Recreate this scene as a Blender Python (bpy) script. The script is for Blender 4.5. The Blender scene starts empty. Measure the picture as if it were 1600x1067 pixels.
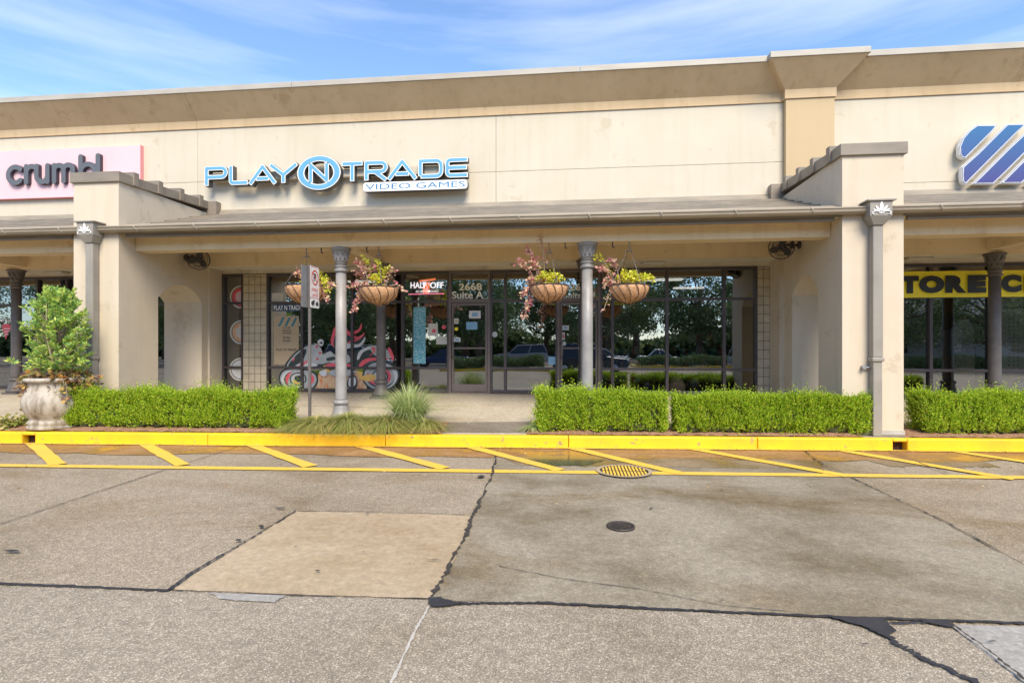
import bpy, math, random
import numpy as np
from mathutils import Vector
R = math.radians
random.seed(7); rng = np.random.default_rng(7)
S = bpy.context.scene
COL = S.collection
# ------------------------------------------------------------------ camera
F = 850.0; HOR = 541.0; TH = R(6.17); H = 1.68
cd = bpy.data.cameras.new('camera'); cam = bpy.data.objects.new('camera', cd); COL.objects.link(cam)
cam.location = (0, 0, H); cam.rotation_euler = (R(90), 0, TH)
cd.sensor_width = 36; cd.lens = F/1600*36; cd.shift_y = (HOR-533.5)/1600; cd.clip_end = 900; cd.clip_start = 0.05
S.camera = cam
# ------------------------------------------------------------------ world, sun, exposure
SUN_EL = R(46); SX, SY = 0.32, -0.95
wd = bpy.data.worlds.new('World'); S.world = wd; wd.use_nodes = True
nt = wd.node_tree; N = nt.nodes; L = nt.links
bg = N['Background']; bg.inputs['Strength'].default_value = 0.13
sky = N.new('ShaderNodeTexSky'); sky.sky_type = 'NISHITA'; sky.sun_disc = False
sky.sun_elevation = SUN_EL; sky.sun_rotation = math.atan2(SX, SY); sky.air_density = 1.0; sky.dust_density = 0.2; sky.ozone_density = 4.5
tc = N.new('ShaderNodeTexCoord'); mp = N.new('ShaderNodeMapping'); mp.inputs['Scale'].default_value = (1.0, 1.0, 9.0)
mp.inputs['Rotation'].default_value = (0, R(12), R(20))
no = N.new('ShaderNodeTexNoise'); no.inputs['Scale'].default_value = 1.5; no.inputs['Detail'].default_value = 8; no.inputs['Roughness'].default_value = 0.55
cr = N.new('ShaderNodeValToRGB'); cr.color_ramp.elements[0].position = 0.45; cr.color_ramp.elements[1].position = 0.95
cr.color_ramp.elements[0].color = (0, 0, 0, 1); cr.color_ramp.elements[1].color = (0.6, 0.6, 0.6, 1)
mx = N.new('ShaderNodeMixRGB'); mx.inputs[2].default_value = (4.6, 4.8, 5.4, 1)
L.new(tc.outputs['Generated'], mp.inputs['Vector']); L.new(mp.outputs[0], no.inputs['Vector']); L.new(no.outputs['Fac'], cr.inputs[0])
L.new(cr.outputs[0], mx.inputs[0]); L.new(sky.outputs[0], mx.inputs[1]); L.new(mx.outputs[0], bg.inputs['Color'])
sd = bpy.data.lights.new('sun', 'SUN'); so = bpy.data.objects.new('sun', sd); COL.objects.link(so)
sd.energy = 2.5; sd.angle = R(30); sd.color = (1.0, 0.88, 0.69)
v = Vector((SX*math.cos(SUN_EL), SY*math.cos(SUN_EL), math.sin(SUN_EL)))
so.rotation_euler = v.to_track_quat('Z', 'Y').to_euler()
so.location = (0, -5, 30)
S.view_settings.view_transform = 'Standard'; S.view_settings.look = 'None'; S.view_settings.gamma = 1
S.view_settings.exposure = 1.22
S.cycles.max_bounces = 10; S.cycles.transparent_max_bounces = 16; S.cycles.caustics_reflective = False; S.cycles.caustics_refractive = False
# ------------------------------------------------------------------ pixel helpers (photo pixels, 1600 wide -> world)
c_, s_ = math.cos(TH), math.sin(TH)
def ray(px, py):
    u = (px-800)/F
    return Vector((-s_+u*c_, c_+u*s_, (HOR-py)/F))
def PY(px, py, Y):
    d = ray(px, py); return Vector((0, 0, H)) + d*(Y/d.y)
def G(px, py, z=0.0):
    d = ray(px, py); t = (z-H)/d.z; return Vector((0, 0, H)) + d*t
def XO(px, Y): return PY(px, 500, Y).x
def ZO(px, py, Y): return PY(px, py, Y).z
# ------------------------------------------------------------------ materials
def nm(name):
    m = bpy.data.materials.new(name); m.use_nodes = True
    return m, m.node_tree.nodes, m.node_tree.links, m.node_tree.nodes['Principled BSDF']
def pm(name, col, rough=0.6, var=0.08, scale=2.0, bump=0.0, bscale=60, metal=0.0, col2=None, thr=(0.45, 0.65), stretch=(1, 1, 1), spec=0.5, detail=6):
    m, N, L, b = nm(name)
    b.inputs['Roughness'].default_value = rough; b.inputs['Metallic'].default_value = metal
    b.inputs['Specular IOR Level'].default_value = spec
    tc = N.new('ShaderNodeTexCoord'); mp = N.new('ShaderNodeMapping'); mp.inputs['Scale'].default_value = stretch
    L.new(tc.outputs['Object'], mp.inputs['Vector'])
    n = N.new('ShaderNodeTexNoise'); n.inputs['Scale'].default_value = scale; n.inputs['Detail'].default_value = detail; n.inputs['Roughness'].default_value = 0.6
    L.new(mp.outputs[0], n.inputs['Vector'])
    r = N.new('ShaderNodeValToRGB')
    c2 = col2 if col2 else tuple(min(1, c*(1-2.2*var)) for c in col)
    c1 = col if col2 else tuple(min(1, c*(1+var)) for c in col)
    r.color_ramp.elements[0].position = thr[0] if col2 else 0.25; r.color_ramp.elements[1].position = thr[1] if col2 else 0.75
    r.color_ramp.elements[0].color = (*c1, 1) if col2 else (*c2, 1); r.color_ramp.elements[1].color = (*c2, 1) if col2 else (*c1, 1)
    L.new(n.outputs['Fac'], r.inputs[0]); L.new(r.outputs[0], b.inputs['Base Color'])
    if bump:
        n2 = N.new('ShaderNodeTexNoise'); n2.inputs['Scale'].default_value = bscale; n2.inputs['Detail'].default_value = 3
        L.new(mp.outputs[0], n2.inputs['Vector'])
        bp = N.new('ShaderNodeBump'); bp.inputs['Strength'].default_value = bump; bp.inputs['Distance'].default_value = 0.01
        L.new(n2.outputs['Fac'], bp.inputs['Height']); L.new(bp.outputs[0], b.inputs['Normal'])
    return m
def leafmat(name, cols, trans=0.35):
    m, N, L, b = nm(name)
    g = N.new('ShaderNodeNewGeometry'); r = N.new('ShaderNodeValToRGB')
    while len(r.color_ramp.elements) < len(cols): r.color_ramp.elements.new(0.5)
    for i, c in enumerate(cols):
        r.color_ramp.elements[i].position = i/(len(cols)-1); r.color_ramp.elements[i].color = (*c, 1)
    L.new(g.outputs['Random Per Island'], r.inputs[0]); L.new(r.outputs[0], b.inputs['Base Color'])
    b.inputs['Roughness'].default_value = 0.5; b.inputs['Specular IOR Level'].default_value = 0.3
    t = N.new('ShaderNodeBsdfTranslucent'); L.new(r.outputs[0], t.inputs['Color'])
    ms = N.new('ShaderNodeMixShader'); ms.inputs[0].default_value = trans
    L.new(b.outputs[0], ms.inputs[1]); L.new(t.outputs[0], ms.inputs[2]); L.new(ms.outputs[0], N['Material Output'].inputs['Surface'])
    return m
def glassmat(name, tint, refl, rcol=(0.8, 0.85, 0.9)):
    m, N, L, b = nm(name); N.remove(b)
    t = N.new('ShaderNodeBsdfTransparent'); t.inputs['Color'].default_value = (*tint, 1)
    g = N.new('ShaderNodeBsdfGlossy'); g.inputs['Roughness'].default_value = 0.0; g.inputs['Color'].default_value = (*rcol, 1)
    tc = N.new('ShaderNodeTexCoord'); n = N.new('ShaderNodeTexNoise'); n.inputs['Scale'].default_value = 0.9; n.inputs['Detail'].default_value = 1
    bp = N.new('ShaderNodeBump'); bp.inputs['Strength'].default_value = 0.05; bp.inputs['Distance'].default_value = 0.05
    L.new(tc.outputs['Object'], n.inputs['Vector']); L.new(n.outputs['Fac'], bp.inputs['Height']); L.new(bp.outputs[0], g.inputs['Normal'])
    f = N.new('ShaderNodeFresnel'); f.inputs['IOR'].default_value = 1.5
    a = N.new('ShaderNodeMath'); a.operation = 'ADD'; a.inputs[1].default_value = refl; a.use_clamp = True
    L.new(f.outputs[0], a.inputs[0])
    ms = N.new('ShaderNodeMixShader'); L.new(a.outputs[0], ms.inputs[0]); L.new(t.outputs[0], ms.inputs[1]); L.new(g.outputs[0], ms.inputs[2])
    L.new(ms.outputs[0], N['Material Output'].inputs['Surface'])
    return m
def emit(name, col, s):
    m, N, L, b = nm(name); b.inputs['Base Color'].default_value = (*col, 1)
    b.inputs['Emission Color'].default_value = (*col, 1); b.inputs['Emission Strength'].default_value = s
    return m
def stucco(name, col, stain, amt=0.5):
    """render coat: two noise scales, vertical streaks of dirt, fine bump"""
    m, N, L, b = nm(name); b.inputs['Roughness'].default_value = 0.88; b.inputs['Specular IOR Level'].default_value = 0.25
    tc = N.new('ShaderNodeTexCoord')
    n1 = N.new('ShaderNodeTexNoise'); n1.inputs['Scale'].default_value = 0.7; n1.inputs['Detail'].default_value = 5; n1.inputs['Roughness'].default_value = 0.55
    L.new(tc.outputs['Object'], n1.inputs['Vector'])
    mp = N.new('ShaderNodeMapping'); mp.inputs['Scale'].default_value = (3.5, 3.5, 0.25); L.new(tc.outputs['Object'], mp.inputs['Vector'])
    n2 = N.new('ShaderNodeTexNoise'); n2.inputs['Scale'].default_value = 1.6; n2.inputs['Detail'].default_value = 5; L.new(mp.outputs[0], n2.inputs['Vector'])
    r1 = N.new('ShaderNodeMapRange'); r1.inputs[1].default_value = 0.42; r1.inputs[2].default_value = 0.72; L.new(n1.outputs['Fac'], r1.inputs[0])
    r2 = N.new('ShaderNodeMapRange'); r2.inputs[1].default_value = 0.5; r2.inputs[2].default_value = 0.78; L.new(n2.outputs['Fac'], r2.inputs[0])
    ad = N.new('ShaderNodeMath'); ad.operation = 'ADD'; L.new(r1.outputs[0], ad.inputs[0]); L.new(r2.outputs[0], ad.inputs[1])
    mu = N.new('ShaderNodeMath'); mu.operation = 'MULTIPLY'; mu.inputs[1].default_value = amt; mu.use_clamp = True; L.new(ad.outputs[0], mu.inputs[0])
    x = N.new('ShaderNodeMixRGB'); x.inputs[1].default_value = (*col, 1); x.inputs[2].default_value = (*stain, 1)
    L.new(mu.outputs[0], x.inputs[0]); L.new(x.outputs[0], b.inputs['Base Color'])
    n6 = N.new('ShaderNodeTexNoise'); n6.inputs['Scale'].default_value = 1.9; n6.inputs['Detail'].default_value = 9; n6.inputs['Roughness'].default_value = 0.7; L.new(tc.outputs['Object'], n6.inputs['Vector'])
    r6 = N.new('ShaderNodeMapRange'); r6.inputs[1].default_value = 0.585; r6.inputs[2].default_value = 0.65; r6.inputs[4].default_value = 0.55; L.new(n6.outputs['Fac'], r6.inputs[0])
    x6 = N.new('ShaderNodeMixRGB'); x6.inputs[2].default_value = (*stain, 1); L.new(r6.outputs[0], x6.inputs[0]); L.new(x.outputs[0], x6.inputs[1]); L.new(x6.outputs[0], b.inputs['Base Color'])
    n3 = N.new('ShaderNodeTexNoise'); n3.inputs['Scale'].default_value = 90; n3.inputs['Detail'].default_value = 2; L.new(tc.outputs['Object'], n3.inputs['Vector'])
    n4 = N.new('ShaderNodeTexNoise'); n4.inputs['Scale'].default_value = 2.5; L.new(tc.outputs['Object'], n4.inputs['Vector'])
    b1 = N.new('ShaderNodeBump'); b1.inputs['Strength'].default_value = 0.25; b1.inputs['Distance'].default_value = 0.006; L.new(n3.outputs['Fac'], b1.inputs['Height'])
    b2 = N.new('ShaderNodeBump'); b2.inputs['Strength'].default_value = 0.15; b2.inputs['Distance'].default_value = 0.05; L.new(n4.outputs['Fac'], b2.inputs['Height']); L.new(b1.outputs[0], b2.inputs['Normal'])
    L.new(b2.outputs[0], b.inputs['Normal'])
    return m
def paving(name, base, pebble_a, pebble_b, pscale, pamt, stain, sthr=(0.5, 0.75), rough=0.85, wet=False, spscale=0.45, broad=0.45):
    m, N, L, b = nm(name); b.inputs['Specular IOR Level'].default_value = 0.3
    tc = N.new('ShaderNodeTexCoord')
    vo = N.new('ShaderNodeTexVoronoi'); vo.inputs['Scale'].default_value = pscale; L.new(tc.outputs['Object'], vo.inputs['Vector'])
    rc = N.new('ShaderNodeValToRGB'); e = rc.color_ramp.elements
    e[0].position = 0.0; e[0].color = (*base, 1); e[1].position = 1.0; e[1].color = (*pebble_b, 1)
    for p, c in ((0.30, tuple(x*0.62 for x in base)), (0.6, base), (0.8, pebble_a)):
        q = e.new(p); q.color = (*c, 1)
    sp = N.new('ShaderNodeSeparateColor'); L.new(vo.outputs['Color'], sp.inputs[0]); L.new(sp.outputs[0], rc.inputs[0])
    mxp = N.new('ShaderNodeMixRGB'); mxp.inputs[0].default_value = pamt; mxp.inputs[1].default_value = (*base, 1); L.new(rc.outputs[0], mxp.inputs[2])
    n1 = N.new('ShaderNodeTexNoise'); n1.inputs['Scale'].default_value = spscale; n1.inputs['Detail'].default_value = 7; n1.inputs['Roughness'].default_value = 0.62; L.new(tc.outputs['Object'], n1.inputs['Vector'])
    r1 = N.new('ShaderNodeMapRange'); r1.inputs[1].default_value = sthr[0]; r1.inputs[2].default_value = sthr[1]; L.new(n1.outputs['Fac'], r1.inputs[0])
    m2 = N.new('ShaderNodeMixRGB'); m2.blend_type = 'MULTIPLY'; m2.inputs[2].default_value = (*stain, 1); L.new(r1.outputs[0], m2.inputs[0]); L.new(mxp.outputs[0], m2.inputs[1])
    n2 = N.new('ShaderNodeTexNoise'); n2.inputs['Scale'].default_value = 14; n2.inputs['Detail'].default_value = 8; n2.inputs['Roughness'].default_value = 0.7; L.new(tc.outputs['Object'], n2.inputs['Vector'])
    r2 = N.new('ShaderNodeMapRange'); r2.inputs[1].default_value = 0.3; r2.inputs[2].default_value = 0.7; r2.inputs[3].default_value = 0.78; r2.inputs[4].default_value = 1.18; L.new(n2.outputs['Fac'], r2.inputs[0])
    m3 = N.new('ShaderNodeMixRGB'); m3.blend_type = 'MULTIPLY'; m3.inputs[0].default_value = 1; L.new(m2.outputs[0], m3.inputs[1]); L.new(r2.outputs[0], m3.inputs[2])
    n5 = N.new('ShaderNodeTexNoise'); n5.inputs['Scale'].default_value = 0.55; n5.inputs['Detail'].default_value = 6; n5.inputs['Roughness'].default_value = 0.6; n5.inputs['Distortion'].default_value = 0.6
    mp5 = N.new('ShaderNodeMapping'); mp5.inputs['Location'].default_value = (7.3, 2.1, 0); mp5.inputs['Scale'].default_value = (0.8, 1.3, 1); L.new(tc.outputs['Object'], mp5.inputs['Vector']); L.new(mp5.outputs[0], n5.inputs['Vector'])
    r5 = N.new('ShaderNodeMapRange'); r5.inputs[1].default_value = 0.5; r5.inputs[2].default_value = 0.68; r5.inputs[4].default_value = broad; L.new(n5.outputs['Fac'], r5.inputs[0])
    m5 = N.new('ShaderNodeMixRGB'); m5.blend_type = 'MULTIPLY'; m5.inputs[2].default_value = (0.62, 0.52, 0.36, 1); L.new(r5.outputs[0], m5.inputs[0]); L.new(m3.outputs[0], m5.inputs[1])
    L.new(m5.outputs[0], b.inputs['Base Color'])
    rr = N.new('ShaderNodeMapRange'); rr.inputs[3].default_value = rough; rr.inputs[4].default_value = rough-0.25 if not wet else 0.18; L.new(r1.outputs[0], rr.inputs[0]); L.new(rr.outputs[0], b.inputs['Roughness'])
    b1 = N.new('ShaderNodeBump'); b1.inputs['Strength'].default_value = 0.5*pamt if not wet else 0.1; b1.inputs['Distance'].default_value = 0.006; L.new(vo.outputs['Distance'], b1.inputs['Height'])
    b2 = N.new('ShaderNodeBump'); b2.inputs['Strength'].default_value = 0.2; b2.inputs['Distance'].default_value = 0.01; L.new(n2.outputs['Fac'], b2.inputs['Height']); L.new(b1.outputs[0], b2.inputs['Normal'])
    L.new(b2.outputs[0], b.inputs['Normal'])
    return m
M = {}
M['cream'] = stucco('cream_render', (0.585, 0.53, 0.43), (0.47, 0.40, 0.29), 0.28)
M['cream_dark'] = stucco('cream_joint', (0.42, 0.35, 0.24), (0.3, 0.24, 0.15), 0.3)
M['pillar'] = stucco('pillar_render', (0.60, 0.52, 0.41), (0.45, 0.37, 0.27), 0.28)
M['beam'] = stucco('beam_tan', (0.74, 0.60, 0.40), (0.55, 0.40, 0.24), 0.3)
M['tan'] = stucco('tan_render', (0.52, 0.40, 0.245), (0.44, 0.33, 0.19), 0.25)
M['tan_trim'] = stucco('tan_trim', (0.58, 0.435, 0.27), (0.40, 0.28, 0.15), 0.4)
M['soffit'] = stucco('soffit_white', (0.78, 0.71, 0.58), (0.5, 0.44, 0.34), 0.3)
M['cap'] = pm('cap_metal', (0.42, 0.385, 0.33), 0.5, 0.08, 1.5, stretch=(1, 1, 4))
M['bronze'] = pm('bronze_metal', (0.25, 0.21, 0.165), 0.5, 0.12, 2.2, stretch=(1, 1, 3))
M['roofm'] = pm('roof_metal', (0.245, 0.21, 0.165), 0.5, 0.18, 1.6)
M['gutter'] = pm('gutter_metal', (0.37, 0.315, 0.24), 0.42, 0.15, 1.4, stretch=(1, 3, 6))
M['downp'] = pm('downpipe_metal', (0.30, 0.275, 0.24), 0.5, 0.1, 2)
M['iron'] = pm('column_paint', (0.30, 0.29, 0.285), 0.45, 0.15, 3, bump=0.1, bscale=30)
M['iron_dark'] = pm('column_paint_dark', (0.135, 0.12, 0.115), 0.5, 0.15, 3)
M['frame'] = pm('window_frame', (0.075, 0.06, 0.062), 0.4, 0.1, 3)
M['frame_lt'] = pm('door_frame', (0.17, 0.135, 0.125), 0.38, 0.1, 3)
M['glass'] = glassmat('shop_glass', (0.68, 0.70, 0.72), 0.32)
M['carglass'] = pm('car_glass', (0.02, 0.025, 0.03), 0.05, 0, 1)
M['block'] = pm('split_block', (0.55, 0.47, 0.35), 0.9, 0.12, 5, bump=0.2)
M['mortar'] = pm('block_joint', (0.25, 0.21, 0.15), 0.9, 0.1, 5)
M['white'] = pm('white_paint', (0.8, 0.8, 0.8), 0.5, 0.03, 2)
M['offwhite'] = pm('offwhite_paper', (0.62, 0.6, 0.55), 0.7, 0.06, 6)
M['blue'] = pm('sign_blue', (0.13, 0.36, 0.56), 0.35, 0.05, 2)
M['bluedeep'] = pm('sign_blue_print', (0.02, 0.17, 0.38), 0.4, 0.05, 2)
M['signdark'] = pm('sign_return', (0.10, 0.09, 0.08), 0.5, 0.1, 2)
M['pink'] = pm('pink_panel', (0.74, 0.50, 0.53), 0.55, 0.03, 1)
M['pinkedge'] = pm('pink_edge', (0.75, 0.30, 0.32), 0.5, 0.03, 1)
M['gray'] = pm('charcoal_letter', (0.105, 0.115, 0.13), 0.5, 0.05, 2)
M['lettside'] = pm('letter_return', (0.05, 0.04, 0.06), 0.5, 0.05, 2)
M['yellow'] = pm('kerb_yellow', (0.86, 0.52, 0.012), 0.6, 0.06, 3, bump=0.15, bscale=40)
def chipped(name, col, under, dirt, lo, hi, sc, rough=0.6):
    m, N, L, b = nm(name); b.inputs['Roughness'].default_value = rough; tc = N.new('ShaderNodeTexCoord')
    n = N.new('ShaderNodeTexNoise'); n.inputs['Scale'].default_value = sc; n.inputs['Detail'].default_value = 9; n.inputs['Roughness'].default_value = 0.72; L.new(tc.outputs['Object'], n.inputs['Vector'])
    mr = N.new('ShaderNodeMapRange'); mr.inputs[1].default_value = lo; mr.inputs[2].default_value = hi; L.new(n.outputs['Fac'], mr.inputs[0])
    n2 = N.new('ShaderNodeTexNoise'); n2.inputs['Scale'].default_value = 1.7; n2.inputs['Detail'].default_value = 6; n2.inputs['Roughness'].default_value = 0.65; L.new(tc.outputs['Object'], n2.inputs['Vector'])
    m2 = N.new('ShaderNodeMapRange'); m2.inputs[1].default_value = 0.45; m2.inputs[2].default_value = 0.75; m2.inputs[4].default_value = 0.7; L.new(n2.outputs['Fac'], m2.inputs[0])
    a = N.new('ShaderNodeMixRGB'); a.inputs[1].default_value = (*col, 1); a.inputs[2].default_value = (*dirt, 1); L.new(m2.outputs[0], a.inputs[0])
    c = N.new('ShaderNodeMixRGB'); c.inputs[2].default_value = (*under, 1); L.new(mr.outputs[0], c.inputs[0]); L.new(a.outputs[0], c.inputs[1]); L.new(c.outputs[0], b.inputs['Base Color'])
    bp = N.new('ShaderNodeBump'); bp.inputs['Strength'].default_value = 0.35; bp.inputs['Distance'].default_value = 0.008; L.new(n.outputs['Fac'], bp.inputs['Height']); L.new(bp.outputs[0], b.inputs['Normal'])
    return m
M['yellow'] = chipped('kerb_yellow', (0.86, 0.53, 0.012), (0.34, 0.24, 0.13), (0.68, 0.36, 0.03), 0.60, 0.65, 7)
M['mulch'] = pm('pine_mulch', (0.20, 0.09, 0.045), 0.95, 0, 38, bump=1.0, bscale=60, col2=(0.36, 0.22, 0.13), thr=(0.4, 0.6))
M['soil'] = pm('potting_soil', (0.12, 0.05, 0.03), 0.95, 0.3, 30, bump=0.6)
M['black'] = pm('black_paint', (0.02, 0.02, 0.022), 0.4, 0.05, 3)
M['blackmetal'] = pm('fan_metal', (0.05, 0.042, 0.04), 0.4, 0.1, 3)
M['chain'] = pm('chain_metal', (0.22, 0.2, 0.19), 0.4, 0.1, 3, metal=0.5)
M['coir'] = pm('coir_liner', (0.52, 0.25, 0.11), 0.95, 0, 22, bump=1.0, bscale=70, col2=(0.70, 0.44, 0.26), thr=(0.4, 0.62), stretch=(1, 1, 2.5))
M['steel'] = pm('galvanised_steel', (0.35, 0.36, 0.38), 0.4, 0.1, 6, metal=0.4)
M['red'] = pm('sign_red', (0.62, 0.03, 0.035), 0.45, 0.04, 2)
M['bannery'] = pm('banner_yellow', (0.95, 0.80, 0.03), 0.5, 0.03, 2)
M['tar'] = pm('tar_seal', (0.035, 0.033, 0.037), 0.55, 0.2, 6, bump=0.3, bscale=30)
M['crack'] = pm('crack_dirt', (0.05, 0.042, 0.035), 0.9, 0.2, 6)
M['chalk'] = pm('joint_filler', (0.46, 0.43, 0.38), 0.9, 0.1, 10)
M['castiron'] = pm('cast_iron', (0.05, 0.04, 0.035), 0.5, 0.2, 20, bump=0.5)
M['aggr'] = paving('exposed_aggregate', (0.30, 0.245, 0.175), (0.39, 0.32, 0.23), (0.66, 0.56, 0.43), 140, 0.75, (0.62, 0.60, 0.52), broad=0.7)
M['aggr_dk'] = paving('exposed_aggregate_worn', (0.295, 0.25, 0.19), (0.38, 0.32, 0.24), (0.66, 0.58, 0.47), 155, 0.75, (0.74, 0.72, 0.68), sthr=(0.45, 0.7), broad=0.25)
M['conc'] = paving('grey_concrete', (0.29, 0.25, 0.185), (0.335, 0.29, 0.215), (0.50, 0.44, 0.33), 90, 0.4, (0.58, 0.54, 0.46), sthr=(0.44, 0.66), spscale=0.7, broad=0.85)
M['tanconc'] = paving('tan_concrete', (0.42, 0.33, 0.22), (0.45, 0.355, 0.24), (0.54, 0.44, 0.31), 90, 0.25, (0.80, 0.76, 0.66), sthr=(0.45, 0.75), spscale=0.9)
M['bluconc'] = paving('pale_concrete', (0.33, 0.31, 0.28), (0.36, 0.34, 0.30), (0.46, 0.43, 0.38), 60, 0.35, (0.75, 0.76, 0.76))
M['wetc'] = paving('rust_stained_concrete', (0.36, 0.20, 0.08), (0.42, 0.25, 0.12), (0.54, 0.37, 0.22), 80, 0.4, (0.62, 0.62, 0.66), sthr=(0.42, 0.6), wet=True, spscale=1.1)
M['puddle'] = pm('wet_concrete', (0.075, 0.075, 0.062), 0.12, 0.2, 4)
M['walk'] = paving('walk_concrete', (0.47, 0.41, 0.32), (0.50, 0.43, 0.34), (0.60, 0.52, 0.41), 60, 0.3, (0.72, 0.70, 0.66), spscale=0.5)
M['walkwet'] = paving('damp_walk_concrete', (0.22, 0.19, 0.15), (0.24, 0.21, 0.17), (0.3, 0.27, 0.22), 45, 0.3, (0.6, 0.6, 0.6), wet=True)
M['hedge'] = leafmat('hedge_leaf', [(0.09, 0.21, 0.015), (0.24, 0.42, 0.02), (0.44, 0.62, 0.035), (0.64, 0.78, 0.07), (0.76, 0.84, 0.14)], 0.4)
_r = [q for q in M['hedge'].node_tree.nodes if q.type == 'VALTORGB'][0].color_ramp
_e = _r.elements.new(0.972); _e.color = (0.52, 0.60, 0.08, 1); _e = _r.elements.new(0.978); _e.color = (0.34, 0.20, 0.07, 1); _r.elements[len(_r.elements)-1].color = (0.42, 0.26, 0.10, 1)
M['hedgecore'] = pm('hedge_dark_core', (0.05, 0.06, 0.018), 0.9, 0.3, 20)  # dark fill colour standing in for the shaded inside of the hedge
M['bushleaf'] = leafmat('bush_leaf', [(0.16, 0.34, 0.12), (0.32, 0.54, 0.14), (0.55, 0.70, 0.14), (0.78, 0.80, 0.22)], 0.4)
M['vineleaf'] = leafmat('vine_leaf', [(0.16, 0.08, 0.11), (0.30, 0.34, 0.08), (0.22, 0.12, 0.14), (0.55, 0.42, 0.12), (0.62, 0.22, 0.06)], 0.3)
M['coleus'] = leafmat('coleus_leaf', [(0.58, 0.14, 0.24), (0.72, 0.42, 0.34), (0.80, 0.62, 0.38), (0.48, 0.14, 0.27)], 0.35)
M['limeleaf'] = leafmat('lime_leaf', [(0.45, 0.58, 0.04), (0.78, 0.78, 0.07), (0.85, 0.76, 0.16)], 0.4)
M['grass'] = leafmat('fountain_grass', [(0.26, 0.38, 0.11), (0.44, 0.54, 0.20), (0.68, 0.68, 0.38)], 0.3)
M['grassdry'] = leafmat('dry_grass', [(0.22, 0.30, 0.05), (0.36, 0.38, 0.10), (0.55, 0.44, 0.18), (0.20, 0.28, 0.06)], 0.3)
M['treeleaf'] = leafmat('tree_leaf', [(0.05, 0.10, 0.035), (0.13, 0.20, 0.07), (0.28, 0.34, 0.14)], 0.3)
M['bark'] = pm('bark', (0.16, 0.12, 0.09), 0.9, 0.3, 8, bump=0.5, bscale=20)
M['twig'] = pm('branch_bark', (0.40, 0.32, 0.24), 0.85, 0.15, 12)
M['urn'] = pm('cast_stone', (0.46, 0.42, 0.36), 0.9, 0, 3.2, bump=0.5, bscale=50, col2=(0.20, 0.16, 0.11), thr=(0.44, 0.66), stretch=(2.5, 2.5, 0.7))
M['tyre'] = pm('tyre_rubber', (0.02, 0.02, 0.02), 0.8, 0.1, 5)
M['rim'] = pm('wheel_rim', (0.5, 0.5, 0.52), 0.3, 0.05, 5, metal=0.7)
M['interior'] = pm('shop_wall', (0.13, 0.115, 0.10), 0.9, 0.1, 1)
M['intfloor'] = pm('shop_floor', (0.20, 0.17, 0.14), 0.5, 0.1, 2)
M['card'] = pm('cardboard', (0.50, 0.38, 0.25), 0.8, 0.05, 6)
M['teal'] = pm('teal_print', (0.05, 0.20, 0.26), 0.5, 0.05, 3)
M['navy'] = pm('navy_print', (0.03, 0.07, 0.16), 0.5, 0.05, 3)
M['bluepost'] = pm('blue_poster', (0.10, 0.36, 0.46), 0.6, 0, 40, col2=(0.45, 0.62, 0.66), thr=(0.5, 0.62), detail=2)
M['mgrey'] = pm('mural_grey', (0.42, 0.44, 0.45), 0.7, 0.08, 8)
M['mlight'] = pm('mural_light', (0.62, 0.62, 0.64), 0.7, 0.05, 8)
M['mblack'] = pm('mural_black', (0.035, 0.05, 0.048), 0.6, 0.1, 8)
M['mpink'] = pm('mural_pink', (0.80, 0.12, 0.16), 0.7, 0.08, 8)
M['mor'] = pm('mural_yellow', (0.80, 0.48, 0.14), 0.7, 0.1, 8)
M['mpeach'] = pm('mural_peach', (0.66, 0.46, 0.28), 0.8, 0, 9, col2=(0.70, 0.20, 0.08), thr=(0.5, 0.62), stretch=(2, 1, 0.8))
M['neonw'] = emit('neon_white', (0.95, 0.85, 0.85), 1.1)
M['neonp'] = emit('neon_pink', (0.95, 0.2, 0.3), 1.3)
M['neono'] = emit('neon_orange', (0.85, 0.18, 0.05), 0.8)
M['ledpanel'] = emit('lit_fluorescent', (1.0, 0.95, 0.85), 0.45)
M['lampglass'] = pm('lamp_diffuser', (0.72, 0.68, 0.6), 0.4, 0.03, 2)
M['house'] = pm('house_siding', (0.45, 0.45, 0.45), 0.8, 0.05, 1)
M['shingle'] = pm('roof_shingle', (0.2, 0.2, 0.21), 0.9, 0.1, 6)
def striped_blue():
    m, N, L, b = nm('logo_gradient'); tc = N.new('ShaderNodeTexCoord'); sx = N.new('ShaderNodeSeparateXYZ'); L.new(tc.outputs['Object'], sx.inputs[0])
    mr = N.new('ShaderNodeMapRange'); mr.inputs[1].default_value = -0.6; mr.inputs[2].default_value = 0.6
    L.new(sx.outputs['Z'], mr.inputs[0]); r = N.new('ShaderNodeValToRGB'); r.color_ramp.elements[0].color = (0.055, 0.05, 0.20, 1); r.color_ramp.elements[1].color = (0.025, 0.13, 0.30, 1)
    L.new(mr.outputs[0], r.inputs[0]); L.new(r.outputs[0], b.inputs['Base Color']); b.inputs['Roughness'].default_value = 0.35
    return m
M['logo'] = striped_blue()
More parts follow.
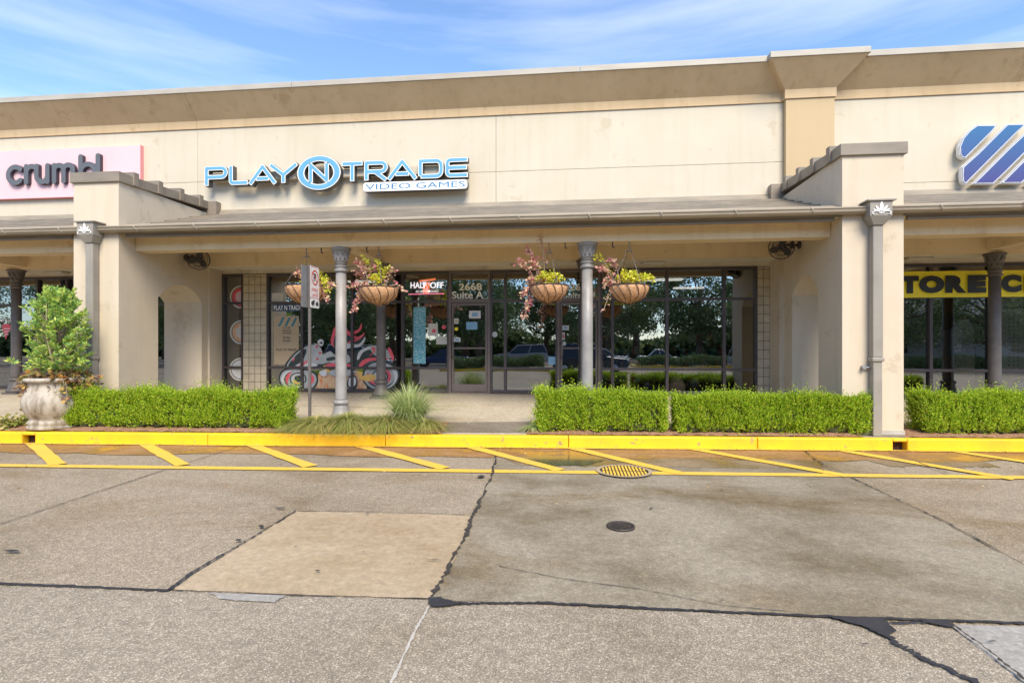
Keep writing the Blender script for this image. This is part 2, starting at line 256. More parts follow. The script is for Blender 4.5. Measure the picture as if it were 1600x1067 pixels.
# ------------------------------------------------------------------ mesh builder
OFF = {}
class MB:
    def __init__(s): s.v = []; s.f = []; s.mi = []; s.cm = 0; s.sm = []; s.smooth = False
    def face(s, idx): s.f.append(idx); s.mi.append(s.cm); s.sm.append(s.smooth)
    def add(s, pts, faces):
        o = len(s.v); s.v += [tuple(p) for p in pts]
        for f in faces: s.face([o+i for i in f])
    def box(s, x0, x1, y0, y1, z0, z1):
        if x0 > x1: x0, x1 = x1, x0
        if y0 > y1: y0, y1 = y1, y0
        if z0 > z1: z0, z1 = z1, z0
        s.add([(x0,y0,z0),(x1,y0,z0),(x1,y1,z0),(x0,y1,z0),(x0,y0,z1),(x1,y0,z1),(x1,y1,z1),(x0,y1,z1)],
              [(0,3,2,1),(4,5,6,7),(0,1,5,4),(1,2,6,5),(2,3,7,6),(3,0,4,7)])
    def poly(s, pts): s.add(pts, [list(range(len(pts)))])
    def prism(s, base, d):
        """polygon 'base' (list of Vector) swept along d, capped"""
        n = len(base); d = Vector(d)
        a = [Vector(p) for p in base]; b = [p+d for p in a]
        s.add(a+b, [list(range(n))[::-1], list(range(n, 2*n))] + [(i, (i+1) % n, n+(i+1) % n, n+i) for i in range(n)])
    def tube(s, pts, r, seg=8, close=False, caps=True):
        pts = [Vector(p) for p in pts]; n = len(pts); o = len(s.v)
        rs = r if isinstance(r, (list, tuple)) else [r]*n
        prev = None
        for i, p in enumerate(pts):
            if close: t = pts[(i+1) % n]-pts[i-1]
            else: t = pts[min(i+1, n-1)]-pts[max(i-1, 0)]
            t.normalize()
            if prev is None:
                a = Vector((0, 0, 1)) if abs(t.z) < 0.9 else Vector((1, 0, 0))
                u = t.cross(a).normalized()
            else: u = (prev-t*prev.dot(t)).normalized()
            prev = u; w = t.cross(u)
            for k in range(seg):
                an = 2*math.pi*k/seg; q = p+(u*math.cos(an)+w*math.sin(an))*rs[i]; s.v.append(tuple(q))
        sm = s.smooth; s.smooth = True
        for i in range(n if close else n-1):
            j = (i+1) % n
            for k in range(seg):
                k2 = (k+1) % seg; s.face([o+i*seg+k, o+i*seg+k2, o+j*seg+k2, o+j*seg+k])
        s.smooth = sm
        if caps and not close:
            s.face([o+k for k in range(seg)][::-1]); s.face([o+(n-1)*seg+k for k in range(seg)])
    def lathe(s, cx, cy, prof, seg=24, smooth=True, sx=1, sy=1, flute=0, fl0=0, fl1=0):
        o = len(s.v)
        for (r, z) in prof:
            for k in range(seg):
                an = 2*math.pi*k/seg; rr = r
                if flute and fl0 <= z <= fl1: rr = r*(1-0.07*(k % 2))
                s.v.append((cx+math.cos(an)*rr*sx, cy+math.sin(an)*rr*sy, z))
        sm = s.smooth; s.smooth = smooth
        for i in range(len(prof)-1):
            for k in range(seg):
                k2 = (k+1) % seg; s.face([o+i*seg+k, o+i*seg+k2, o+(i+1)*seg+k2, o+(i+1)*seg+k])
        s.smooth = sm
        s.face([o+k for k in range(seg)][::-1]); s.face([o+(len(prof)-1)*seg+k for k in range(seg)])
def link(name, me, parent=None):
    o = bpy.data.objects.new(name, me); COL.objects.link(o)
    if parent: o.parent = parent
    return o
def obj(name, mb, mats, parent=None, bevel=0, base=None):
    """ONE mesh object; vertices are given in world space and stored relative to the thing"""
    off = OFF.get(parent.name, Vector((0, 0, 0))) if parent else Vector((0, 0, 0))
    if base is not None and not parent: off = Vector(base)
    me = bpy.data.meshes.new(name)
    me.from_pydata([(a[0]-off.x, a[1]-off.y, a[2]-off.z) for a in mb.v], [], mb.f)
    if not isinstance(mats, (list, tuple)): mats = [mats]
    for m in mats: me.materials.append(m)
    me.polygons.foreach_set('material_index', mb.mi); me.polygons.foreach_set('use_smooth', mb.sm); me.update()
    o = link(name, me, parent)
    if not parent: o.location = off
    OFF[o.name] = off
    if bevel:
        b = o.modifiers.new('bevel', 'BEVEL'); b.width = bevel; b.segments = 2; b.limit_method = 'ANGLE'
    return o
def thing(name, loc, label, cat, group=None):
    e = bpy.data.objects.new(name, None); COL.objects.link(e); e.location = loc; e.empty_display_size = 0.1
    OFF[e.name] = Vector(loc); e['label'] = label; e['category'] = cat
    if group: e['group'] = group
    return e
def tag(o, label, cat, group=None, kind=None):
    o['label'] = label; o['category'] = cat
    if group: o['group'] = group
    if kind: o['kind'] = kind
    return o
def struct(name, mb, m, parent=None, bevel=0):
    o = obj(name, mb, m, parent, bevel)
    if not parent: o['kind'] = 'structure'
    return o
def dup(root, loc, label, rot=None, group=None, scale=None):
    r = root.copy(); COL.objects.link(r); r.location = loc; r['label'] = label
    if rot is not None: r.rotation_euler = (0, 0, rot)
    if scale: r.scale = (scale,)*3
    if group: r['group'] = group
    for ch in list(root.children):
        c = ch.copy(); COL.objects.link(c); c.parent = r
        for g in list(ch.children):
            d = g.copy(); COL.objects.link(d); d.parent = c
    return r
def npmesh(name, V, Fc, mat, parent=None, base=None):
    """V (n,3) array, Fc (m,k) array of equal-size faces"""
    off = OFF.get(parent.name, Vector((0, 0, 0))) if parent else (Vector(base) if base is not None else Vector((0, 0, 0)))
    V = np.asarray(V, dtype=np.float32)-np.array(off[:], dtype=np.float32)
    me = bpy.data.meshes.new(name); n, k = Fc.shape
    me.vertices.add(len(V)); me.vertices.foreach_set('co', V.ravel())
    me.loops.add(n*k); me.loops.foreach_set('vertex_index', Fc.ravel().astype(np.int32))
    me.polygons.add(n); me.polygons.foreach_set('loop_start', np.arange(0, n*k, k, dtype=np.int32))
    try: me.polygons.foreach_set('loop_total', np.full(n, k, dtype=np.int32))
    except Exception: pass
    me.materials.append(mat); me.update(calc_edges=True); me.validate()
    o = link(name, me, parent)
    if not parent: o.location = off
    OFF[o.name] = off
    return o
def unit(a): return a/np.maximum(1e-6, np.linalg.norm(a, axis=1, keepdims=True))
def leaf_arrays(P, D, Ln, W):
    n = len(P); D = unit(D); r = rng.normal(size=(n, 3)); sd = unit(np.cross(D, r)); nn = np.cross(D, sd)
    Ln = np.broadcast_to(Ln, n)[:, None]; W = np.broadcast_to(W, n)[:, None]
    mid = P+D*Ln*0.5+nn*Ln*0.08
    V = np.stack([P, mid+sd*W*0.5, P+D*Ln, mid-sd*W*0.5], 1).reshape(-1, 3)
    return V, np.arange(4*n).reshape(n, 4)
# ------------------------------------------------------------------ 2D stroke shapes (signs)
def sd_stroke(X, Z, pts, w, cap='flat'):
    d = np.full(X.shape, 1e9); n = len(pts)
    for i in range(n-1):
        (ax, az), (bx, bz) = pts[i], pts[i+1]; dx, dz = bx-ax, bz-az; L2 = dx*dx+dz*dz
        if L2 < 1e-10: continue
        t = np.clip(((X-ax)*dx+(Z-az)*dz)/L2, 0, 1); q = np.hypot(X-ax-t*dx, Z-az-t*dz)-w
        ln = math.sqrt(L2)
        if cap == 'flat':
            if i == 0: q = np.maximum(q, -((X-ax)*dx+(Z-az)*dz)/ln)
            if i == n-2: q = np.maximum(q, ((X-bx)*dx+(Z-bz)*dz)/ln)
        d = np.minimum(d, q)
    return d
def iso_mesh(mb, fn, x0, x1, z0, z1, step, yf, yb=None, lvl=0.0):
    """region fn<lvl in the XZ plane at y=yf, with returns back to yb"""
    nx = max(2, int((x1-x0)/step)+1); nz = max(2, int((z1-z0)/step)+1)
    xs = np.linspace(x0, x1, nx); zs = np.linspace(z0, z1, nz)
    X, Z = np.meshgrid(xs, zs, indexing='ij'); D = fn(X, Z)-lvl
    for i in range(nx-1):
        run = None
        for j in range(nz-1):
            c = [(xs[i], zs[j], D[i, j]), (xs[i+1], zs[j], D[i+1, j]), (xs[i+1], zs[j+1], D[i+1, j+1]), (xs[i], zs[j+1], D[i, j+1])]
            ins = [q[2] < 0 for q in c]
            if all(ins):
                if run is None: run = j
                continue
            if run is not None:
                mb.add([(xs[i], yf, zs[run]), (xs[i+1], yf, zs[run]), (xs[i+1], yf, zs[j]), (xs[i], yf, zs[j])], [(0, 1, 2, 3)]); run = None
            if not any(ins): continue
            out = []; cut = []
            for k in range(4):
                a, b = c[k], c[(k+1) % 4]
                if a[2] < 0: out.append((a[0], a[1]))
                if (a[2] < 0) != (b[2] < 0):
                    t = a[2]/(a[2]-b[2]); p = (a[0]+(b[0]-a[0])*t, a[1]+(b[1]-a[1])*t); out.append(p); cut.append(p)
            if len(out) >= 3: mb.add([(p[0], yf, p[1]) for p in out], [list(range(len(out)))])
            if yb is not None:
                for k in range(0, len(cut)-1, 2):
                    a, b = cut[k], cut[k+1]
                    mb.add([(a[0], yf, a[1]), (b[0], yf, b[1]), (b[0], yb, b[1]), (a[0], yb, a[1])], [(0, 1, 2, 3)])
        if run is not None:
            mb.add([(xs[i], yf, zs[run]), (xs[i+1], yf, zs[run]), (xs[i+1], yf, zs[-1]), (xs[i], yf, zs[-1])], [(0, 1, 2, 3)])
def text_mb(mb, s, x0, x1, z0, z1, y, depth=0.0, bold=0.0, shear=0.0):
    """built-in font lettering fitted to a box in the XZ plane"""
    cu = bpy.data.curves.new('t', 'FONT'); cu.body = s; cu.size = 1; cu.offset = bold; cu.shear = shear; cu.resolution_u = 4
    cu.extrude = 0.5 if depth else 0
    ob = bpy.data.objects.new('t', cu); COL.objects.link(ob)
    dg = bpy.context.evaluated_depsgraph_get(); dg.update()
    me = bpy.data.meshes.new_from_object(ob.evaluated_get(dg))
    vs = [v.co.copy() for v in me.vertices]; fs = [list(p.vertices) for p in me.polygons]
    bpy.data.objects.remove(ob); bpy.data.curves.remove(cu); bpy.data.meshes.remove(me)
    ax, bx = min(v.x for v in vs), max(v.x for v in vs); ay, by = min(v.y for v in vs), max(v.y for v in vs)
    P = [(x0+(v.x-ax)/(bx-ax)*(x1-x0), y-v.z*depth, z0+(v.y-ay)/(by-ay)*(z1-z0)) for v in vs]
    mb.add(P, fs)
def arc(cx, cz, r, a0, a1, n=8, rz=None):
    rz = r if rz is None else rz
    return [(cx+r*math.cos(R(a0+(a1-a0)*i/n)), cz+rz*math.sin(R(a0+(a1-a0)*i/n))) for i in range(n+1)]

# ================================================================== GROUND
YW, YS, YP = 12.4, 12.75, 9.65        # upper wall plane, storefront plane, pillar front plane
def ks(px):                           # kerb back edge, from photo
    return G(px, 673+(px-20)*10/1370, 0.2)
K0, K1 = ks(20), ks(1390); kd = (K1-K0).normalized(); kn = Vector((kd.y, -kd.x, 0))  # kn points to the camera
def K(t, off=0.0, z=0.2):             # t metres along the kerb from K0
    p = K0+kd*t+kn*off; return Vector((p.x, p.y, z))
def tk(px, off=0.0, z=0.2):           # parameter along the kerb seen at photo column px
    o = K(0, off, z); d = ray(px, 600); # solve o + kd t = s d (xy)
    det = kd.x*(-d.y)+d.x*kd.y
    return (-o.x*(-d.y)-d.x*o.y*-1*-1)/det if False else ((-o.x)*(-d.y)-(-d.x)*(-o.y))/det
g = MB()
n = 40
g.add([(-320, -320, 0), (320, -320, 0), (320, 320, 0), (-320, 320, 0)], [(0, 1, 2, 3)])
struct('parking_lot', g, M['aggr'])
def wavy(pts, n=6, amp=1.2):
    out = []
    for i in range(len(pts)):
        a, b = pts[i], pts[(i+1) % len(pts)]
        for k in range(n): out.append((a[0]+(b[0]-a[0])*k/n+random.uniform(-amp, amp)*1.5, a[1]+(b[1]-a[1])*k/n+random.uniform(-amp, amp)*.55))
    return out
def sheet(name, pts, m, z, smooth=False):
    if name == 'concrete_patch': pts = wavy(pts, 14, 1.1)
    mb = MB(); mb.poly([G(x, y, 0)+Vector((0, 0, z)) for x, y in pts]); return struct(name, mb, m)
sheet('concrete_apron', [(772, 700), (1272, 702), (1300, 728), (1340, 750), (1600, 884), (1760, 962), (1760, 982), (1600, 976), (1300, 966), (1000, 950), (672, 937), (735, 806), (770, 742)], M['conc'], 0.004)
sheet('concrete_patch', [(462, 799), (735, 806), (715, 866), (672, 936), (480, 930), (268, 922)], M['tanconc'], 0.006)
sheet('worn_paving', [(-400, 905), (268, 923), (672, 938), (1300, 967), (1480, 976), (1602, 1068), (1750, 1180), (560, 1180), (-400, 1180)], M['aggr_dk'], 0.004)
sheet('corner_slab', [(1483, 976), (1780, 984), (1900, 1180), (1740, 1180)], M['bluconc'], 0.004)
# stained gutter strip along the kerb
def strip_kerb(name, o0, o1, t0, t1, m, z, wob=0.0):
    mb = MB(); nn = 60; a = []; b = []
    for i in range(nn+1):
        t = t0+(t1-t0)*i/nn
        a.append(K(t, o0, z)); b.append(K(t, o1+(random.uniform(-wob, wob) if wob else 0), z))
    mb.add(a+b, [(i, nn+1+i, nn+2+i, i+1) for i in range(nn)]); return struct(name, mb, m)
strip_kerb('stained_gutter', 0.1, 0.9, -6, 22, M['wetc'], 0.008, 0.12)
mb = MB(); P0 = [(806, 717), (816, 714.5), (832, 713.6), (850, 712.8), (872, 713.4), (898, 712.6), (925, 713.2), (938, 715.2), (946, 717.5), (941, 721), (930, 723.5), (921, 726.5), (905, 728.2), (886, 727.8), (868, 729), (850, 727.6), (832, 727), (820, 724.2), (812, 720.5)]
mb.poly([G(x, y, 0)+Vector((0, 0, .011)) for x, y in P0]); struct('puddle', mb, M['puddle'])

def kerb_zone(name, t0, t1, o1, m, z):
    mb = MB(); nn = 50; a = []; b = []
    for i in range(nn+1):
        t = t0+(t1-t0)*i/nn; e = min(1, i/6, (nn-i)/6); a.append(K(t, .16, z)); b.append(K(t, .3+(o1-.3)*e+random.uniform(-.07, .07), z))
    mb.add(a+b, [(i, nn+1+i, nn+2+i, i+1) for i in range(nn)]); return struct(name, mb, m)
M['dampstrip'] = paving('damp_strip', (0.27, 0.195, 0.115), (0.32, 0.24, 0.15), (0.46, 0.36, 0.24), 90, 0.4, (0.6, 0.62, 0.62), sthr=(0.42, 0.6), wet=True, spscale=1.0, broad=0.7)
kerb_zone('damp_gutter', tk(760), tk(1270), 1.5, M['dampstrip'], .0065)
kerb_zone('damp_gutter', tk(1290), tk(1480), 1.3, M['dampstrip'], .0065)
# painted lines
def linew(mb, a, b, w, z, jit=0.0, n=1):
    a = G(*a); b = G(*b); d = (b-a); d.z = 0; d.normalize(); p = Vector((d.y, -d.x, 0))*w/2
    L_, R_ = [], []
    for i in range(n+1):
        q = a.lerp(b, i/n); q.z = z
        L_.append(q+p*(1+random.uniform(-jit, jit))); R_.append(q-p*(1+random.uniform(-jit, jit)))
    mb.add(L_+R_, [(i, i+1, n+2+i, n+1+i) for i in range(n)])
M['lineyel'] = chipped('line_paint', (0.80, 0.49, 0.05), (0.30, 0.23, 0.15), (0.70, 0.44, 0.10), 0.54, 0.66, 45, 0.75)
mb = MB(); linew(mb, (-300, 724.5), (1900, 750.5), 0.17, 0.013, 0.08, 120); struct('fire_lane_line', mb, M['lineyel'])
hat = [((52,693),(90,727)),((225,694),(285,728)),((390,695),(485,730)),((555,696),(695,733)),((727,697),(875,736)),((890,700),(1062,741)),((1080,702),(1325,745)),((1315,705),(1585,750)),((1490,706),(1800,752)),((-120,692),(-90,725))]
mb = MB()
for a, b in hat: linew(mb, a, b, 0.19, 0.017, 0.1, 10)
struct('hatch_markings', mb, M['lineyel'])
strip_kerb('kerb_foot_paint', 0.155, 0.235, -6, 22, M['lineyel'], 0.021, 0.012)
# tar, cracks
def wavy(pts, n=6, amp=1.2):
    out = []
    for i in range(len(pts)):
        a, b = pts[i], pts[(i+1) % len(pts)]
        for k in range(n): out.append((a[0]+(b[0]-a[0])*k/n+random.uniform(-amp, amp)*1.5, a[1]+(b[1]-a[1])*k/n+random.uniform(-amp, amp)*.55))
    return out
def seam(mb, pts, w, z, blob=0.5, sub=14):
    P = [G(x, y, 0) for x, y in pts]; Q = []
    for i in range(len(P)-1):
        for k in range(sub): Q.append(P[i].lerp(P[i+1], k/sub))
    Q.append(P[-1]); A = []; B = []; ww = w
    for i, q in enumerate(Q):
        d = Q[min(i+1, len(Q)-1)]-Q[max(i-1, 0)]; d.normalize(); p = Vector((d.y, -d.x, 0))
        ww = w*(1+blob*random.uniform(-1, 1)); j = p*random.uniform(-1, 1)*w*blob*0.6
        A.append(q+j+p*ww/2+Vector((0, 0, z))); B.append(q+j-p*ww/2+Vector((0, 0, z)))
    k = len(Q); mb.add(A+B, [(i, i+1, k+i+1, k+i) for i in range(k-1)])
mb = MB()
seam(mb, [(-300, 903), (0, 914), (120, 918), (265, 925)], 0.03, .014, .3)
seam(mb, [(265, 924), (300, 897), (350, 868)], 0.022, .018, .5)
seam(mb, [(672, 940), (700, 946), (760, 945), (850, 944), (1000, 952), (1150, 959), (1300, 966), (1420, 970), (1600, 976), (1750, 982)], 0.028, .014, .35, 20)
seam(mb, [(1300, 967), (1350, 977), (1385, 995), (1400, 1008), (1450, 1035), (1520, 1067), (1600, 1110)], 0.035, .018, .6)
seam(mb, [(1335, 976), (1420, 977), (1480, 975)], 0.016, .019, .6)
struct('tar_seams', mb, M['tar'])
mb = MB()
for pts in ([(668, 937), (690, 937), (706, 943), (730, 945), (700, 951), (672, 952)], [(1290, 966), (1380, 969), (1400, 990), (1385, 1000), (1350, 983), (1320, 975)], [(1430, 971), (1480, 974), (1495, 985), (1460, 980)]):
    mb.poly([G(x, y, 0)+Vector((0, 0, .021)) for x, y in wavy(pts)])
struct('tar_patches', mb, M['tar'])
mb = MB()
seam(mb, [(776, 706), (772, 728), (768, 745), (748, 790), (738, 806), (728, 838), (700, 890), (674, 934)], 0.026, .016, 1.0, 12)
seam(mb, [(350, 868), (400, 838), (462, 800)], 0.014, .016, .8)
seam(mb, [(-40, 834), (0, 820), (120, 780), (272, 730)], 0.012, .012, .5)
seam(mb, [(272, 730), (330, 712), (370, 699)], 0.01, .013, .5)
seam(mb, [(1328, 746), (1365, 763), (1400, 780), (1470, 812), (1600, 884), (1700, 940)], 0.014, .012, .8)
seam(mb, [(1258, 706), (1272, 718), (1292, 731)], 0.02, .024, .9)
seam(mb, [(1388, 708), (1430, 722), (1485, 743)], 0.011, .024, .5)
seam(mb, [(1483, 976), (1530, 1010), (1600, 1066), (1700, 1150)], 0.014, .022, .8)
seam(mb, [(780, 886), (880, 906), (1000, 922), (1130, 948), (1240, 958)], 0.005, .012, .6)
seam(mb, [(462, 800), (560, 800), (735, 806)], 0.007, .012, .7)
seam(mb, [(268, 924), (340, 928), (520, 934), (672, 937)], 0.007, .012, .9)
struct('pavement_cracks', mb, M['crack'])
mb = MB(); rs = random.Random(4)
for (cx, cy, w, h) in ((752, 747, 12, 3), (438, 797, 14, 2), (408, 826, 8, 5), (372, 848, 10, 3), (496, 896, 8, 2), (462, 858, 6, 1), (568, 866, 4, 1), (1018, 797, 5, 2), (1080, 903, 4, 1.2), (1128, 943, 6, 1.5), (676, 879, 16, 1), (640, 884, 3, 1), (20, 865, 22, 3), (1352, 1012, 8, 2), (1552, 1008, 14, 1.5), (574, 806, 5, 1), (1128, 768, 4, 1)):
    pts = [G(cx+w*.62*math.cos(a)*rs.uniform(.5, 1.2), cy+h*.55*math.sin(a)*rs.uniform(.5, 1.2), 0)+Vector((0, 0, .026)) for a in [i*0.63 for i in range(10)]]
    mb.poly(pts)
struct('tar_spots', mb, M['tar'])
mb = MB(); seam(mb, [(670, 950), (650, 985), (612, 1067), (580, 1130)], 0.014, .012, .5); struct('joint_filler', mb, M['chalk'])
mb = MB(); mb.poly([G(x, y, 0)+Vector((0, 0, .012)) for x, y in wavy([(325, 928), (345, 938), (375, 941), (430, 943), (440, 936), (448, 932), (400, 930)], 5, 1.5)]); struct('patched_strip', mb, M['bluconc'])
# covers
def cover(px, py, rad, name, label, grate):
    c = G(px, py); mb = MB(); mb.lathe(c.x, c.y, [(rad, 0.004), (rad, 0.022), (rad*0.9, 0.024), (rad*0.88, 0.018), (0.01, 0.018)], 40)
    e = thing(name, (c.x, c.y, 0), label, 'manhole cover' if not grate else 'drain grate')
    obj('rim', mb, M['castiron'], e)
    m2 = MB()
    if grate:
        ri = MB(); n_ = 48
        for k in range(n_):
            a0, a1 = 2*math.pi*k/n_, 2*math.pi*(k+1)/n_
            ri.add([(c.x+q_*math.cos(a_), c.y+q_*math.sin(a_), .0265) for q_, a_ in ((rad*1.03, a0), (rad*1.03, a1), (rad*.88, a1), (rad*.88, a0))], [(0, 1, 2, 3)])
        obj('concrete_collar', ri, M['tanconc'], e)
        for i in range(-6, 7):
            x = i*rad*0.125; hh = math.sqrt(max(0, (rad*.84)**2-x*x))
            for (a, b) in ((-hh, -0.03), (0.03, hh)): m2.box(c.x+x-rad*.036, c.x+x+rad*.036, c.y+a, c.y+b, 0.0185, 0.026)
        obj('grate_bars', m2, M['lineyel'], e)
    else:
        for i in range(-4, 5):
            for j in range(-4, 5):
                if i*i+j*j < 15: m2.box(c.x+i*rad*.19-rad*.06, c.x+i*rad*.19+rad*.06, c.y+j*rad*.19-rad*.06, c.y+j*rad*.19+rad*.06, 0.0185, 0.023)
        obj('tread_pattern', m2, M['castiron'], e)
cover(970, 824, 0.13, 'valve_cover', 'small round dark iron cover set in grey concrete', False)
cover(975, 738, 0.36, 'drain_grate', 'large round slotted grate crossed by the yellow fire lane line', True)
# kerb with two drain slots
tA, tB = tk(34, 0.15, .1), tk(54, 0.15, .1); tC, tD = tk(1396, 0.15, .1), tk(1418, 0.15, .1)
mb = MB()
def kbox(mb, t0, t1, o0, o1, z0, z1):
    a = [K(t0, o0, z0), K(t1, o0, z0), K(t1, o1, z0), K(t0, o1, z0)]; mb.prism(a, (0, 0, z1-z0))
cuts = [-7.0, tA, tB, tC, tD, 24.0]
joint = []
t = -7.0
for (a, b) in ((-7.0, tA), (tB, tC), (tD, 24.0)):
    q = a
    while q < b-1e-6:
        e_ = min(b, q+3.05); 
        if b-e_ < 0.6: e_ = b
        kbox(mb, q+0.004, e_-0.004, -0.0, 0.15, -0.1, 0.2); q = e_
kbox(mb, tA, tB, 0.0, 0.15, 0.15, 0.2); kbox(mb, tC, tD, 0.0, 0.15, 0.15, 0.2)
kerb = struct('kerb', mb, M['yellow'], bevel=0.018)
mb = MB(); kbox(mb, tA-.02, tB+.02, -0.05, 0.0-0.005, -0.1, 0.15); kbox(mb, tC-.02, tD+.02, -0.05, -0.005, -0.1, 0.15); struct('kerb_drain_back', mb, M['soil'])
# walkway, rising from the kerb to the shop doors
ZF, ZD = 0.19, 0.58
def wz(y, x=0):      # walk height at (x,y)
    yk = (K0+kd*((x-K0.x)/kd.x)).y
    t = min(1, max(0, (y-yk)/(YS-yk))); return ZF+(ZD-ZF)*t
mb = MB(); xs = [-26+i*1.0 for i in range(48)]
A = [];
ny = 6
for x in xs:
    yk = (K0+kd*((x-K0.x)/kd.x)).y
    for j in range(ny+1):
        y = yk+(YS+0.3-yk)*j/ny; A.append((x, y, wz(y, x)))
mb.add(A, [(i*(ny+1)+j, (i+1)*(ny+1)+j, (i+1)*(ny+1)+j+1, i*(ny+1)+j+1) for i in range(len(xs)-1) for j in range(ny)])
struct('walkway', mb, M['walk'])
def wsheet(name, pts, m, dz):
    mb = MB(); mb.poly([(x, y, wz(y, x)+dz) for x, y in pts]); return struct(name, mb, m)
def WP(px, py):      # point on the sloping walk seen at a photo pixel
    d = ray(px, py); lo, hi = 5.0, 13.0
    for _ in range(40):
        m_ = (lo+hi)/2; q = Vector((0, 0, H))+d*(m_/d.y)
        if q.z > wz(q.y, q.x): lo = m_
        else: hi = m_
    return q
def wline(mb, a, b, w, dz):
    a, b = WP(*a), WP(*b); d = (b-a); d.z = 0; d.normalize(); p = Vector((d.y, -d.x, 0))*w/2
    mb.poly([(q.x, q.y, wz(q.y, q.x)+dz) for q in (a+p, b+p, b-p, a-p)])
mb = MB(); wline(mb, (722, 668), (790, 617), 0.02, .006); struct('walk_joint', mb, M['chalk'])
mb = MB(); wline(mb, (700, 640), (470, 634), 0.012, .006); wline(mb, (1410, 640), (1600, 645), .012, .006); struct('walk_joint', mb, M['crack'])
wsheet('damp_walk', [tuple(WP(x, y)[:2]) for x, y in ((640, 676), (700, 660), (850, 659), (900, 676))], M['walkwet'], .006)
wsheet('damp_walk', [tuple(WP(x, y)[:2]) for x, y in ((1345, 682), (1352, 676), (1420, 678), (1450, 684))], M['walkwet'], .006)
# mulch beds
def bed(name, t0, t1, depth, z):
    mb = MB(); nx, nyy = int((t1-t0)/0.08), int(depth/0.08); A = []
    for i in range(nx+1):
        for j in range(nyy+1):
            t = t0+(t1-t0)*i/nx; o = -0.004-depth*j/nyy
            e = min(1, min(i, nx-i)/2, min(j+1, nyy-j)/2) if True else 1
            p = K(t, o); p.z = wz(p.y, p.x)+0.004+(z+random.uniform(-.012, .015))*e; A.append(p)
    mb.smooth = True
    mb.add(A, [(i*(nyy+1)+j, (i+1)*(nyy+1)+j, (i+1)*(nyy+1)+j+1, i*(nyy+1)+j+1) for i in range(nx) for j in range(nyy)])
    return struct(name, mb, M['mulch'])
bed('mulch_bed', tk(-160), tk(690), 0.85, .03)
bed('mulch_bed', tk(822), tk(1352), 0.40, .03)
bed('mulch_bed', tk(1418), tk(1900), 0.60, .03)

# ================================================================== BUILDING
B = thing('retail_building', (0, YW, 0), 'long cream stucco strip mall with tan cornice, arcade canopy and dark shop windows', 'building')
XL0, XL1, XR0, XR1 = -9.66, -8.70, 4.518, 5.478      # the two wing walls
XA, XB = -24.0, 18.0
xs1, xs2 = XO(309, YW), XO(775, YW); PX0, PX1 = 4.594, 5.58
mb = MB(); mb.box(XA, XB, YW+0.1, YW+0.34, 3.6, 7.4); obj('wall', mb, M['cream_dark'], B)
mb = MB(); gpp = 0.0035
for (a, b, zz) in ((XA, xs1, 5.69), (xs1, xs2, 5.69), (xs2, PX0, 5.69), (PX1, 9.8, 5.15), (9.8, XB, 5.15)):
    for (z0, z1) in ((4.5, zz), (zz, 6.98)): mb.box(a+gpp, b-gpp, YW, YW+0.1, z0+gpp, z1-gpp)
obj('stucco_panels', mb, M['cream'], B, bevel=0.004)
mb = MB(); mb.box(PX0, PX1, YW-.15, YW+.09, 4.6, 6.98); obj('pilaster', mb, M['tan'], B)
def cornice(mb, yb, x0, x1, fl, fr, z0=6.98, w=0.47):
    """band + flared cove; fl/fr: side flare"""
    mb.box(x0-(.03 if fl else 0), x1+(.03 if fr else 0), yb-.03, yb+.3, z0, z0+.19)
    a = z0+.19; t = z0+.66
    q = [(x0-(.03 if fl else 0), yb-.03, a), (x1+(.03 if fr else 0), yb-.03, a), (x1+(w if fr else 0), yb-w, t), (x0-(w if fl else 0), yb-w, t)]
    back = [(x0-(.03 if fl else 0), yb+.3, a), (x1+(.03 if fr else 0), yb+.3, a), (x1+(w if fr else 0), yb+.3, t), (x0-(w if fl else 0), yb+.3, t)]
    mb.add(q+back, [(0, 1, 2, 3), (4, 7, 6, 5), (0, 3, 7, 4), (1, 5, 6, 2), (3, 2, 6, 7)])
mb = MB()
for (a, b) in ((XA, xs1-.004), (xs1+.004, PX0-.002), (PX1+.002, XB)): cornice(mb, YW, a, b, 0, 0)
obj('cornice', mb, M['tan_trim'], B)
mb = MB(); cornice(mb, YW-.15, PX0, PX1, 1, 1, 6.985); obj('cornice', mb, M['tan_trim'], B)
mb = MB()
for (a, b) in ((XA, -14), (-14, -6.4), (-6.4, 0.2), (0.2, PX0-.49), (PX1+.49, 9.4), (9.4, XB)): mb.box(a+.003, b-.003, YW-.49, YW+.5, 7.645, 7.77)
mb.box(PX0-.485, PX1+.485, YW-.64, YW+.5, 7.65, 7.775)
obj('parapet_cap', mb, M['cap'], B, bevel=0.006)
mb = MB(); mb.box(XA, XB, YW+.35, 30, 6.9, 7.3); obj('roof', mb, M['roofm'], B)
